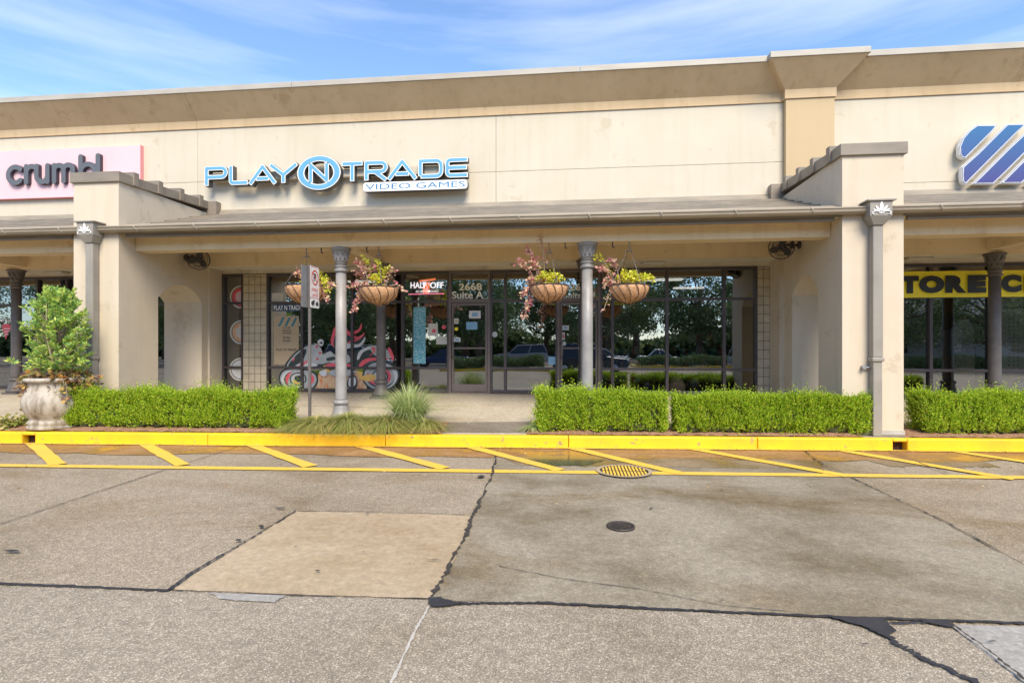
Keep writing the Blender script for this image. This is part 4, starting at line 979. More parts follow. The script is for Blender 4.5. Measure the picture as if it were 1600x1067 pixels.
# neon offer sign
E = thing('neon_sign', (XO(668, YS+.2), YS+.2, 2.7), 'lit HALF OFF sign with orange figure and pink underline in the upper window', 'neon sign')
YN = YS+.12
mb = MB(); dtext(mb, 'HALF', 641.5, 666, 441, 450.5, YN-.01, .02); dtext(mb, 'OFF', 672, 693, 441, 450.5, YN-.01, .02); dtext(mb, 'ALL USED GAMES & ACC', 649.5, 685, 453.5, 457, YN-.01, .01); obj('white_lettering', mb, M['neonw'], E)
mb = MB()
for pts in ([(655, 438), (681, 434.5), (680, 438), (655, 441)], [(661, 441), (673, 441), (670, 458), (661, 458)]): mb.prism([PY(x, y, YN+.01) for x, y in pts], (0, .004, 0))
obj('orange_figure', mb, M['neono'], E)
mb = MB(); mb.tube([PY(638, 459.8, YN), PY(694, 458.8, YN)], .009, 6); obj('pink_tube', mb, M['neonp'], E)
mb = MB(); rect(mb, 637, 696, 436, 461, YN+.03); obj('backing_board', mb, M['black'], E)
# motorcycle mural painted on the glass
mats = [M['mgrey'], M['mlight'], M['mblack'], M['mpink'], M['mor'], M['mpeach']]
mu = MB(); lay = [0]
def q7(x, y, Y): return PY(420+x/7.114, 470+y/7.114, Y)
def cat(pts, n=5, closed=True):
    out = []; m = len(pts)
    for i in range(m):
        p0, p1, p2, p3 = pts[i-1], pts[i], pts[(i+1) % m], pts[(i+2) % m]
        for k in range(n):
            t = k/n; out.append(tuple(0.5*((2*p1[j])+(-p0[j]+p2[j])*t+(2*p0[j]-5*p1[j]+4*p2[j]-p3[j])*t*t+(-p0[j]+3*p1[j]-3*p2[j]+p3[j])*t**3) for j in (0, 1)))
    return out
def ms(mi, pts, smooth=True):
    Y = YS+.014-lay[0]*.0007; lay[0] += 1; mu.cm = mi
    P = cat(pts) if smooth else pts; mu.poly([q7(x, y, Y) for x, y in P])
def ring7(mi, cx, cy, rx, ry, w, a0=0, a1=360):
    Y = YS+.014-lay[0]*.0007; lay[0] += 1; mu.cm = mi; n = 40; o = []; i_ = []
    for k in range(n+1):
        a = R(a0+(a1-a0)*k/n); o.append(q7(cx+rx*math.cos(a), cy+ry*math.sin(a), Y)); 
        f = 1-w*(math.sin(math.pi*k/n) if a1-a0 < 359 else 1); i_.append(q7(cx+rx*f*math.cos(a), cy+ry*f*math.sin(a), Y))
    mu.add(o+i_, [(k, k+1, n+2+k, n+1+k) for k in range(n)])
ms(5, [(470, 1000), (560, 800), (640, 760), (900, 760), (1040, 790), (1100, 1000)], False)
ms(4, [(480, 1003), (700, 960), (1100, 990), (1110, 1003)], False)
ms(4, [(985, 800), (1040, 790), (1180, 870), (1165, 915), (1050, 900)])
ms(2, [(107, 860), (150, 770), (260, 740), (400, 760), (520, 800), (550, 880), (510, 970), (400, 1002), (250, 1003), (150, 960)])
ms(0, [(125, 865), (165, 785), (260, 755), (390, 770), (500, 810), (530, 880), (490, 960), (400, 992), (250, 993), (165, 950)])
ring7(1, 320, 872, 180, 112, .16, 100, 330); ring7(2, 320, 872, 150, 100, .12, 60, 260); ring7(3, 320, 870, 185, 100, .22, -40, 60); ring7(3, 310, 872, 125, 92, .3, 140, 250); ring7(4, 320, 870, 60, 55, .5, 40, 220)
ring7(2, 325, 868, 95, 72, .14); ring7(1, 325, 866, 70, 52, .4, 120, 340); ms(2, [(290, 840), (345, 830), (370, 865), (340, 900), (295, 885)])
ms(2, [(1035, 850), (1080, 720), (1190, 665), (1330, 680), (1440, 760), (1450, 860), (1390, 960), (1280, 1000), (1150, 990), (1070, 930)])
ms(0, [(1055, 850), (1095, 735), (1190, 685), (1320, 698), (1420, 770), (1430, 860), (1370, 950), (1280, 985), (1160, 975), (1085, 920)])
ring7(1, 1245, 840, 185, 142, .2, -110, 60); ring7(2, 1245, 840, 160, 128, .15, 10, 200); ring7(3, 1240, 840, 120, 96, .35, -70, 60); ring7(3, 1220, 840, 130, 96, .35, 90, 210); ring7(2, 1235, 838, 92, 72, .16); ring7(1, 1230, 836, 70, 55, .5)
ms(4, [(1040, 835), (1170, 820), (1175, 880), (1060, 890)])
ms(3, [(690, 470), (700, 380), (735, 290), (790, 330), (850, 300), (900, 345), (960, 330), (1000, 310), (1030, 250), (1035, 300), (1000, 350), (940, 380), (1010, 400), (1060, 350), (1050, 400), (980, 450), (900, 470), (860, 520), (760, 540)])
ms(2, [(720, 480), (735, 400), (780, 370), (830, 400), (880, 380), (930, 410), (1000, 420), (1050, 390), (1030, 450), (960, 500), (880, 510), (840, 545), (750, 560)])
ms(1, [(760, 500), (800, 460), (880, 470), (1000, 480), (1068, 400), (1065, 450), (1010, 510), (900, 525), (800, 550)])
ms(3, [(880, 455), (950, 430), (1040, 375), (1040, 400), (970, 450), (890, 470)])
# fairing, tank, tail
ms(2, [(180, 735), (270, 590), (400, 495), (520, 470), (600, 560), (745, 600), (860, 560), (960, 560), (1010, 540), (1120, 500), (1260, 490), (1380, 590), (1390, 650), (1250, 640), (1120, 640), (1020, 700), (960, 760), (760, 745), (560, 750), (400, 735)])
ms(0, [(200, 725), (285, 600), (400, 515), (500, 490), (540, 560), (600, 590), (740, 620), (740, 660), (600, 700), (480, 700), (300, 720)])
ms(2, [(215, 722), (290, 620), (390, 540), (420, 560), (380, 650), (300, 715)])
ms(1, [(300, 722), (400, 690), (520, 700), (540, 720), (480, 730)])
ms(3, [(330, 725), (380, 690), (430, 660), (420, 690), (360, 728)]); ms(3, [(265, 650), (290, 630), (280, 660), (262, 670)]); ms(3, [(640, 705), (740, 690), (900, 705), (905, 730), (740, 740), (650, 735)])
ms(0, [(500, 490), (540, 480), (585, 540), (590, 620), (555, 680), (515, 640)])
for (x, y) in ((535, 508), (568, 580), (540, 645)): ms(3, [(x-17, y), (x, y-15), (x+17, y), (x, y+15)]); ms(2, [(x-8, y), (x, y-7), (x+8, y), (x, y+7)])
ms(0, [(600, 610), (680, 560), (745, 600), (860, 590), (905, 640), (880, 690), (700, 690), (610, 660)]); ms(2, [(640, 640), (720, 620), (740, 650), (660, 670)])
ms(1, [(980, 640), (1010, 560), (1120, 505), (1250, 500), (1150, 530), (1050, 570), (1000, 650)]); ms(0, [(1130, 520), (1250, 505), (1370, 600), (1340, 640), (1220, 620), (1160, 590)])
ms(3, [(1000, 720), (1060, 650), (1180, 630), (1340, 640), (1250, 660), (1120, 670), (1030, 735)]); ms(3, [(1320, 530), (1350, 525), (1390, 620), (1380, 670), (1345, 600)]); ms(3, [(1140, 520), (1180, 520), (1175, 570), (1110, 620), (1160, 565)])
ms(2, [(1010, 640), (1060, 590), (1140, 560), (1130, 600), (1060, 620), (1000, 680)])
ms(1, [(540, 455), (580, 425), (610, 450), (600, 495), (570, 500)]); ms(2, [(560, 470), (590, 455), (595, 480)])
ms(1, [(560, 790), (640, 765), (640, 830), (590, 835)], True); ms(0, [(660, 790), (760, 760), (930, 770), (960, 800), (830, 850), (700, 830)]); ms(2, [(900, 840), (960, 830), (985, 900), (960, 970), (880, 960), (870, 900)]); ms(1, [(895, 860), (955, 850), (970, 905), (945, 950), (890, 945)])
ms(4, [(620, 715), (680, 780), (650, 790), (612, 735)])
tag(obj('window_mural', mu, mats, base=(XO(520, YS), YS, SILL)), 'painted sports motorcycle in grey, black and pink across the left shop windows', 'mural')
# posters and small papers
def poster(name, pxs, label, m, cat_='poster', Y=None, extra=None):
    Y = YS+.018+random.uniform(0, .0) if Y is None else Y
    mb = MB(); rect(mb, *pxs, YS+.012, .003)
    base = (XO(pxs[0], YS), YS, ZO(pxs[0], pxs[3], YS))
    if extra:
        e = thing(name, base, label, cat_); obj('sheet', mb, m, e)
        for nm_, mm, fn_ in extra:
            q = MB(); fn_(q); obj(nm_, q, mm, e)
        return e
    return tag(obj(name, mb, m, base=base), label, cat_)
def pst(q):
    for k in range(3):
        x = 434+k*10; q.prism([PY(x, 510, YS+.009), PY(x+4, 510, YS+.009), PY(x+11, 496, YS+.009), PY(x+7, 496, YS+.009)], (0, .001, 0))
def ptx(q):
    for (s, a, b, c, d) in (('ALL USED', 441, 454, 511, 513.5), ('CONSOLES AND', 441, 455, 515, 517.5), ('CONTROLLERS', 441, 455, 519, 521.5), ('BUY SELL', 442, 454, 526, 529), ('AND TRADE', 441, 454, 531, 534), ('PLAY N TRADE', 432, 463, 544.5, 548)): dtext(q, s, a, b, c, d, YS+.008, .01)
poster('cardboard_poster', (428, 467, 494, 570), 'brown cardboard poster with teal slanted stripes in the leftmost pane', M['card'], extra=[('teal_stripes', M['teal'], pst), ('lettering', M['black'], ptx)])
poster('window_strip', (426, 472, 475.5, 486), 'dark blue strip with white PLAY N TRADE lettering under the transom', M['navy'], 'sign', extra=[('lettering', M['numeral'], lambda q: dtext(q, 'PLAY N TRADE', 428, 471, 477, 484.5, YS+.008, .01))])
poster('paper_notice', (424.5, 443, 458, 472), 'blank white paper notice in the leftmost transom pane', M['offwhite'], 'notice')
poster('tall_poster', (646, 665, 480, 568), 'tall narrow blue poster of dense small print', M['bluepost'])
poster('menu_sheet', (669, 684, 505.5, 524.5), 'cream sheet with red round spot left of the door', M['offwhite'], 'notice', extra=[('red_spot', M['mpink'], lambda q: q.prism([PY(678+3.2*math.cos(a), 517+3.2*math.sin(a), YS+.008) for a in [i*.4 for i in range(15)]], (0, .001, 0)))])
poster('white_card', (681.5, 699, 526, 538), 'small white horizontal card left of the door at eye level', M['offwhite'], 'notice')
def disc(name, px, py, r, m, label, Y=YS+.012, cat_='sticker'):
    mb = MB(); mb.prism([PY(px+r*math.cos(i*.35), py+r*math.sin(i*.35), Y) for i in range(18)], (0, .002, 0))
    return tag(obj(name, mb, m, base=PY(px, py, Y)), label, cat_)
disc('round_sticker', 693.5, 511, 3.4, M['mpink'], 'small round red sticker left of the first door')
YDL = YS-.045+.03-.012
disc('round_sticker', 773, 522.5, 4.3, M['mlight'], 'round white sticker on the narrow pane right of the first door')
disc('yellow_sticker', 713, 514, 2.8, M['bannery'], 'small round yellow sticker on the first door glass', YDL)
def card(px0, px1, pt, pb, m, name, label, Y=YS+.012, m2=None):
    mb = MB(); rect(mb, px0, px1, pt, pb, Y, .002)
    if m2:
        mb.cm = 1; xm = (px0+px1)/2; rect(mb, px0+(px1-px0)*.25, px1-(px1-px0)*.25, pt+(pb-pt)*.25, pb-(pb-pt)*.25, Y-.0015, .001)
    return tag(obj(name, mb, [m, m2 or m], base=PY(px0, pb, Y)), label, 'sticker')
M['cyan'] = pm('pale_blue_print', (.22, .42, .62), .6, .1, 20)
card(733, 751, 485.5, 497.5, M['mlight'], 'paper_flyer', 'pale blue and white flyer high on the first door', YDL, M['cyan'])
card(728.5, 746, 503, 515, M['cyan'], 'paper_flyer', 'light blue starred flyer below another on the first door', YDL)
card(709.5, 716.5, 497.5, 506, M['offwhite'], 'hours_card', 'small cream card at the upper left of the first door', YDL, M['card'])
card(709, 719.5, 527.5, 534, M['mlight'], 'payment_sticker', 'white and blue payment sticker above the first door handle', YDL, M['cyan'])
card(857, 870.5, 557, 569.5, M['cyan'], 'alarm_sticker', 'light blue square sticker low on the pane beside the second door')
card(878, 889, 508.5, 516, M['mlight'], 'payment_sticker', 'white and blue sticker highest on the second door', YDL, M['cyan'])
card(878.5, 882.5, 519.5, 531, M['mlight'], 'vertical_sticker', 'narrow upright white and red sticker on the second door', YDL, M['red'])
disc('round_sticker', 881, 537, 3.4, M['mlight'], 'round white sticker just above the second door handle', YDL)
# cookie decals in the narrow left window
for i, (px, py, r, c1, c2, lab) in enumerate(((377, 464, 18, 'mpink', 'pink', 'topmost pink cookie decal with pale rim'), (378, 519, 19, 'mpeach', 'offwhite', 'cream cookie decal with brown rim, second from the top'), (376, 577, 18, 'mlight', 'offwhite', 'large white cookie decal behind the hedge top'), (336, 553, 14, 'mpeach', 'offwhite', 'cookie decal cut off by the wing wall edge'), (340, 604, 13, 'teal', 'mlight', 'teal rimmed cookie decal low beside the wing wall'))):
    mb = MB(); x0l, x1l = XL1+.11, X(378)
    def cl(p): return Vector((min(max(p.x, x0l), x1l), p.y, max(p.z, SILL+.05)))
    for k, (rr, dy) in enumerate(((1, 0), (.86, .002), (.80, .003), (.52, .004))):
        mb.cm = k; mb.poly([cl(PY(px+rr*r*math.cos(a), py+rr*r*math.sin(a), YS+.012-dy)) for a in [j*.2618 for j in range(24)]])
    tag(obj('cookie_decal', mb, [M['offwhite'], M['mblack'], M[c1], M[c2]], base=(XO(px, YS), YS, 1)), lab, 'decal', 'cookie decals on the narrow window')
# gelato decal on left bay glass
mb = MB(); 
mb.cm = 1; mb.poly([PY(x, y, YS+.01) for x, y in ((3, 509), (6, 506), (13, 506), (17, 509), (17, 514), (14, 517), (12, 522), (9, 531), (7, 522), (4, 516))])
mb.cm = 0
for i, (ch, a) in enumerate((('H', 160), ('A', 138), ('W', 115), ('A', 92), ('R', 68), ('D', 46))):
    cx0, cy0 = 10+15*math.cos(R(a)), 515-15*math.sin(R(a)); dtext(mb, ch, cx0-2.2, cx0+2.2, cy0-2.6, cy0+2.6, YS+.01, .01)
mb.cm = 2
for k in range(3): mb.box(XO(5+k, YS), XO(15-k, YS), YS+.006, YS+.007, ZO(10, 514+k*4.5, YS), ZO(10, 513+k*4.5, YS))
tag(obj('gelato_decal', mb, [M['numeral'], M['mpink'], M['numeral']], base=(XO(10, YS), YS, 1.6)), 'red ice cream cone decal under an arc of white letters', 'decal')
# ================================================================== FANS
def fan(x, y, z, sx, label):
    E = thing('wall_fan', (x, y, z), label, 'fan', 'wall fans under the canopy')
    b = MB(); b.lathe(0, 0, [(.08, 0), (.08, .02), (.05, .04)], 16)
    b.v = [(x+sx*v_[2], y+v_[0], z+v_[1]) for v_ in b.v]
    b.tube([(x+sx*.03, y, z), (x+sx*.22, y, z+.01)], .022, 8); b.box(x+sx*.15-.03, x+sx*.15+.03, y-.03, y+.03, z-.06, z+.06)
    obj('wall_bracket', b, M['blackmetal'], E)
    c = Vector((x+sx*.38, y-.10, z-.05)); ax = Vector((sx*.45, -.85, -.28)).normalized(); u = ax.cross(Vector((0, 0, 1))).normalized(); w = ax.cross(u)
    m = MB(); m.tube([c-ax*.16, c-ax*.14, c-ax*.03, c], [.05, .075, .075, .05], 14); m.tube([Vector((x+sx*.22, y, z+.01)), c-ax*.12], .02, 8); obj('motor', m, M['blackmetal'], E)
    g_ = MB(); r = .235
    def circ(rad, off, tr): g_.tube([c+ax*off+(u*math.cos(t)+w*math.sin(t))*rad for t in [i*math.pi/14 for i in range(28)]], tr, 5, close=True)
    circ(r, .02, .009); circ(r*.97, .07, .006); circ(r*.6, .115, .004); circ(r*.25, .125, .006); circ(r*.75, -.04, .005)
    for i in range(28):
        t = i*2*math.pi/28; d = u*math.cos(t)+w*math.sin(t)
        g_.tube([c+ax*.125+d*r*.2, c+ax*.115+d*r*.6, c+ax*.07+d*r*.97, c+ax*.02+d*r, c-ax*.04+d*r*.75, c-ax*.06+d*r*.3], .0032, 4)
    obj('cage', g_, M['blackmetal'], E)
    bl = MB()
    for i in range(3):
        t = i*2*math.pi/3+.4; d = u*math.cos(t)+w*math.sin(t); p_ = ax.cross(d)
        bl.prism([c+ax*.03+d*.03-p_*.02, c+ax*.05+d*.12-p_*.09, c+ax*.05+d*.205-p_*.07, c+ax*.03+d*.21+p_*.02, c+ax*.02+d*.1+p_*.06], ax*.004)
    obj('blades', bl, M['blackmetal'], E)
fan(XL1, 11.5, ZO(310, 404, 11.6), 1, 'black caged wall fan beside the left arched opening')
fan(XR0, 11.35, ZO(1240, 384, 11.4), -1, 'black caged wall fan near the right arched opening')
# soffit light fixtures
def soffit_light(px, py, label, w=.5):
    p = PY(px, py, 12.42); E = thing('soffit_light', (p.x, 12.42, 3.565), label, 'ceiling light', 'ceiling lights under the arcade')
    m = MB(); m.box(p.x-w/2, p.x+w/2, 12.28, 12.56, 3.535, 3.564); obj('housing', m, M['cap'], E, bevel=.005)
    m = MB(); m.box(p.x-w/2+.03, p.x+w/2-.03, 12.31, 12.53, 3.515, 3.534); obj('diffuser', m, M['lampglass'], E)
soffit_light(90, 432, 'flat square ceiling light in the left shop bay'); soffit_light(815, 418, 'square ceiling light above the storefront beside the front column'); soffit_light(1020, 408, 'square ceiling light right of the rightmost hanging basket'); soffit_light(556, 420, 'square ceiling light behind the left front column')
soffit_light(1433, 420, 'square ceiling light above the yellow banner')

# ================================================================== FOLIAGE
def hedge(name, t0, t1, o0, o1, zt, label, seed, zb=.22, dens=1.0, group='clipped hedges along the kerb'):
    """t along kerb, o depth offsets behind kerb (negative = away)"""
    global rng
    rng = np.random.default_rng(seed)
    Lx = t1-t0; D = o1-o0
    c = K((t0+t1)/2, -(o0+o1)/2); base = (c.x, c.y, wz(c.y, c.x))
    E = thing(name, base, label, 'hedge', group)
    kdn = np.array(kd[:]); knn = np.array(kn[:])
    O = np.array(K(0, 0, 0)[:])
    hh = zt-zb
    def place(a, b, z):   # a 0..1 length, b 0..1 depth, z
        return O+np.outer(t0+a*Lx, kdn)-np.outer(o0+b*D, knn)+np.outer(z, [0, 0, 1])
    def inset(a, z):      # irregular surface
        return 0.03*np.sin(a*Lx*7.3+seed)+.03*np.sin(a*Lx*3.1+z*5+seed*2)+.02*np.sin(a*Lx*17+z*11)
    n_front = int(1500*Lx*dens); n_top = int(1100*Lx*dens); n_end = int(1000*dens); n_in = int(900*Lx*dens)
    pts = []; dirs = []
    # front
    a = rng.random(n_front); z = zb+rng.random(n_front)**.9*hh; b = .06+inset(a, z)+rng.random(n_front)*.16+.10*((z-zb)/hh < .12)
    pts.append(place(a, b, z)); dirs.append(np.tile(kn[:], (n_front, 1))*.38+[0, 0, 1]+rng.normal(size=(n_front, 3))*.22)
    # top
    a = rng.random(n_top); b = rng.random(n_top)*.9+.05; z = zt-.05+.05*np.sin(a*Lx*4+seed)*np.sin(a*Lx*1.7+2*seed)+.03*np.sin(a*Lx*13+b*9)-.07*rng.random(n_top)-.06*(np.abs(b-.5)*2)**4
    pts.append(place(a, b, z)); dirs.append(np.tile([0, 0, 1.], (n_top, 1))+rng.normal(size=(n_top, 3))*.35)
    # ends
    for e, s in ((0, -1), (1, 1)):
        a = np.full(n_end, e)+(-s)*rng.random(n_end)*.12/Lx; b = rng.random(n_end); z = zb+rng.random(n_end)*hh
        pts.append(place(a, b, z)); dirs.append(np.tile(kd[:], (n_end, 1))*s*.5+[0, 0, 1]+rng.normal(size=(n_end, 3))*.35)
    a = rng.random(n_in); b = rng.random(n_in)*.8+.1; z = zb+rng.random(n_in)*hh*.9
    pts.append(place(a, b, z)); dirs.append(rng.normal(size=(n_in, 3))+[0, 0, .5])
    P = np.concatenate(pts); Dr = unit(np.concatenate(dirs)); n = len(P)
    P[:, 2] = np.maximum(P[:, 2], base[2]+.02)
    SL = .08+.09*rng.random(n)   # sprig length
    
    clump = np.sin(P[:, 0]*9+seed)*np.sin(P[:, 2]*11+P[:, 0]*4)+.6*np.sin(P[:, 0]*23+P[:, 2]*7)   # bare and dense pockets
    kp = (clump > -.30) | (rng.random(n) < .30) | (P[:, 2] > zt-.10); P = P[kp]; Dr = Dr[kp]; SL = SL[kp]; n = len(P)
    SL *= 1+.35*np.sin(P[:, 0]*5+seed*3); tall = rng.random(n) < .08; SL[tall] *= 1.8
    AP = []; AD = []; AL = []
    r1 = unit(np.cross(Dr, rng.normal(size=(n, 3)))); r2 = np.cross(Dr, r1)
    for k in range(6):
        t = .1+.9*k/5; side = (r1 if k % 2 == 0 else r2)
        for s in (1, -1):
            AP.append(P+Dr*(SL*t)[:, None]); AD.append(Dr*.75+side*s*(.9-.5*t)); AL.append(np.full(n, .040-.016*t))
    AP = np.concatenate(AP); AD = np.concatenate(AD); AL = np.concatenate(AL)*(0.8+.4*rng.random(len(AP)))
    V, Fc = leaf_arrays(AP, AD, AL, AL*.5)
    npmesh('foliage', V, Fc, M['hedge'], E)
    # solid dark core added to put shade in the gaps between leaves, plus stems
    mb = MB(); nx = max(4, int(Lx/.12)); nz = 6; nyy = 4
    def cp(i, j, k):
        a = i/nx; b = .16+.68*j/nyy; z = zb+.05+(hh-.17)*k/nz
        q = place(np.array([min(max(a, .12/Lx), 1-.12/Lx)]), np.array([b+.03*math.sin(i*1.7+k*2.1)]), np.array([z+.02*math.sin(i*2.3+j)]))[0]; return tuple(q)
    V = {}; 
    def vid(i, j, k):
        if (i, j, k) not in V: V[(i, j, k)] = len(mb.v); mb.v.append(cp(i, j, k))
        return V[(i, j, k)]
    for i in range(nx):
        for k in range(nz):
            for j in (0, nyy): mb.face([vid(i, j, k), vid(i+1, j, k), vid(i+1, j, k+1), vid(i, j, k+1)])
        for j in range(nyy): 
            for k in (0, nz): mb.face([vid(i, j, k), vid(i+1, j, k), vid(i+1, j+1, k), vid(i, j+1, k)])
    for j in range(nyy):
        for k in range(nz):
            for i in (0, nx): mb.face([vid(i, j, k), vid(i, j+1, k), vid(i, j+1, k+1), vid(i, j, k+1)])
    a = 0
    x = t0+.15
    while x < t1: 
        p = K(x, -(o0+o1)/2+random.uniform(-.08, .08)); zz = wz(p.y, p.x); mb.tube([(p.x, p.y, zz-.02), (p.x+random.uniform(-.05, .05), p.y, zb+.15)], .012, 5); x += .22
    obj('dark_core_stems', mb, M['hedgecore'], E)
hedge('clipped_hedge', tk(122, -.4), tk(449, -.4), .12, .72, .81, 'long clipped green hedge at left between the stone urn and the sign post', 11)
hedge('clipped_hedge', tk(844, -.3), tk(881, -.3), .06, .52, .84, 'short bushy hedge clump left of the front column, nearest the doors', 12, group='clipped hedges along the kerb')
hedge('clipped_hedge', tk(889, -.3), tk(914, -.3), .14, .42, .83, 'narrow hedge clump with a bare gap in front of the column base', 13, dens=.7)
hedge('clipped_hedge', tk(930, -.3), tk(1035, -.3), .06, .50, .81, 'medium clipped hedge just right of the front column', 14)
hedge('clipped_hedge', tk(1055, -.3), tk(1343, -.3), .06, .42, .79, 'long clipped hedge ending at the right downspout', 15)
hedge('clipped_hedge', tk(1438, -.3), tk(1760, -.3), .08, .60, .82, 'clipped hedge in the right bay under the yellow banner', 16)
# fountain grass
def grass_clump(name, px, py, n, h, spread, mat, label, seed, droop=1.0, lean=(0, 0), wd=.0045):
    global rng
    rng = np.random.default_rng(seed); c = WP(px, py); base = (c.x, c.y, wz(c.y, c.x)+.02)
    a = rng.random(n)*2*np.pi; r = rng.random(n)**.7
    P = np.stack([base[0]+np.cos(a)*r*spread*.30, base[1]+np.sin(a)*r*spread*.18, np.full(n, base[2])], 1)
    out = np.stack([np.cos(a), np.sin(a), np.zeros(n)], 1)+rng.normal(size=(n, 3))*[.3, .3, 0]+np.array([lean[0], lean[1], 0])
    Ln = h*(.55+.6*rng.random(n)); sp = spread*(r*.8+.2)*(.5+.7*rng.random(n)); seg = 6; Vs = []
    sdv = unit(np.cross(out, [0, 0, 1.])+1e-6)
    for k in range(seg+1):
        t = k/seg; hz_ = Ln*(1.25*t-.25*t**2)-(droop*sp*.55)*t**3; ho = sp*(t**1.6)
        q = P+out*ho[:, None]; q[:, 2] = np.maximum(base[2]-.01, base[2]+hz_)
        w = wd*(1-t**2*.85); Vs.append(np.stack([q-sdv*w, q+sdv*w], 1))
    V = np.stack(Vs, 1).reshape(n, -1, 3); m = (seg+1)*2
    F0 = np.array([(2*k, 2*k+1, 2*k+3, 2*k+2) for k in range(seg)]); Fc = (F0[None]+(np.arange(n)*m)[:, None, None]).reshape(-1, 4)
    o = npmesh(name, V.reshape(-1, 3), Fc, mat, base=base); return tag(o, label, 'ornamental grass', 'grass clumps in the planting bed')
grass_clump('fountain_grass', 640, 664, 1100, .80, .80, M['grass'], 'tall pale fountain grass tuft leaning over the walk, tallest of the clumps', 31)
grass_clump('fountain_grass', 602, 671, 1900, .34, .74, M['grassdry'], 'low brown streaked grass tuft in front of the tall one', 32, 1.2)
grass_clump('fountain_grass', 545, 670, 2000, .36, .78, M['grassdry'], 'low green and straw grass tuft below the left front column', 33, 1.2)
grass_clump('fountain_grass', 495, 670, 1800, .30, .74, M['grassdry'], 'low green grass tuft at the end of the left hedge', 34, 1.2)
grass_clump('fountain_grass', 455, 671, 500, .12, .35, M['grass'], 'thin grass fringe at the foot of the left hedge corner', 35, 1.2)
grass_clump('fountain_grass', 664, 672, 900, .26, .5, M['grassdry'], 'small grass tuft closest to the open walkway', 36, 1.3)
grass_clump('fountain_grass', 832, 673, 450, .13, .25, M['grass'], 'tiny grass tuft at the foot of the right hedge corner', 37, 1.2)
# fallen leaves and grit
rng = np.random.default_rng(90); _P = []
for t0_, t1_, o0_, o1_, z_, n_ in ((tk(-100), tk(690), -.8, -.02, None, 420), (tk(830), tk(1352), -.35, -.02, None, 260), (tk(1420), tk(1700), -.5, -.02, None, 120), (tk(-100), tk(1700), .155, .30, .022, 330), (tk(-100), tk(1700), .3, 3.5, .024, 90)):
    for _ in range(n_):
        q = K(t0_+(t1_-t0_)*rng.random(), o0_+(o1_-o0_)*rng.random()); q.z = (wz(q.y, q.x)+.045) if z_ is None else z_; _P.append(tuple(q))
_P = np.array(_P); _D = rng.normal(size=_P.shape)*[1, 1, .25]
V, Fc = leaf_arrays(_P, _D, .02+.03*rng.random(len(_P)), .014)
M['litter'] = leafmat('dry_leaf', [(0.30, 0.12, 0.04), (0.50, 0.28, 0.10), (0.20, 0.10, 0.05), (0.62, 0.42, 0.22)], .1)
tag(npmesh('leaf_litter', V, Fc, M['litter'], base=K(6)), 'scattered brown fallen leaves and pine straw along the yellow kerb', 'leaf litter', kind='stuff')
# ------------------------------------------------------------------ urn with shrub
U = WP(82, 669); ux, uy, uz = U.x, U.y+.1, wz(U.y, U.x)+.01
E = thing('stone_urn', (ux, uy, uz), 'large weathered grey stone urn planter on the kerb bed', 'planter')
mb = MB(); pr = [(.385, 0), (.385, .05), (.36, .07), (.385, .10), (.375, .13), (.35, .155), (.345, .175), (.37, .21), (.40, .27), (.44, .36), (.455, .46), (.445, .55), (.41, .64), (.385, .70), (.375, .76), (.38, .80), (.395, .82), (.43, .84), (.435, .87), (.425, .895), (.34, .90), (.30, .86), (.02, .86)]
mb.lathe(ux, uy, [(r_*1.12, uz+z_) for r_, z_ in pr], 40); obj('bowl', mb, M['urn'], E)
mb = MB(); mb.lathe(ux, uy, [(.315, uz+.862), (.30, uz+.885), (.15, uz+.91), (.01, uz+.92)], 20); obj('soil', mb, M['soil'], E)
def shrub(name, base, hgt, rad, label, mat, seed, leaf=.075, nbr=150, m=None):
    global rng
    rng = np.random.default_rng(seed); rs = random.Random(seed)
    E = thing(name, base, label, 'shrub'); b = Vector(base)
    tr = MB(); tips = []
    for s in range(5):
        an = rs.uniform(0, 6.28); p = b+Vector((math.cos(an)*.03, math.sin(an)*.03, -.03)); q = b+Vector((math.cos(an)*rad*.3, math.sin(an)*rad*.3, hgt*.45)); t = b+Vector((math.cos(an)*rad*.35, math.sin(an)*rad*.3, hgt*.8))
        tr.tube([p, p.lerp(q, .5)+Vector((rs.uniform(-.04, .04), 0, 0)), q, t], [.022, .018, .012, .005], 6)
    for i in range(nbr):
        zf = rs.random()**.9; an = rs.uniform(0, 6.28)
        rr = rad*(1.0-(zf**1.4)*.66)*(.45+.65*rs.random())*(1 if zf > .1 else .7)*(1+.22*math.sin(an*2+zf*7+1))
        if rs.random() < .25: rr *= .6
        t = b+Vector((math.cos(an)*rr, math.sin(an)*rr*.9, .14+zf*(hgt-.18))); 
        s = b+Vector((0, 0, max(.05, (zf*.75)*hgt-.1)))+Vector((math.cos(an), math.sin(an), 0))*rad*.12
        tr.tube([s, s.lerp(t, .5)+Vector((0, 0, -.03)), t], [.006, .004, .002], 4, caps=False); tips.append((t, (t-s).normalized()))
    obj('stems', tr, M['twig'], E)
    AP = []; AD = []
    for t, d in tips:
        for k in range(4):
            c = t-d*k*.045
            for j in range(8):
                v_ = Vector((rs.gauss(0, 1), rs.gauss(0, 1), rs.gauss(0, .6))).normalized(); dd = (d*.5+Vector((0, 0, .25))+v_*.8)
                AP.append(tuple(c)); AD.append(tuple(dd))
    AP = np.array(AP); AD = np.array(AD); Ln = leaf*(.7+.6*rng.random(len(AP)))
    V, Fc = leaf_arrays(AP, AD, Ln, Ln*.36); npmesh('foliage', V, Fc, mat, E)
    return E
shrub('potted_shrub', (ux, uy, uz+.9), 1.64, .64, 'bright green leafy shrub growing in the stone urn', M['bushleaf'], 41, nbr=300)
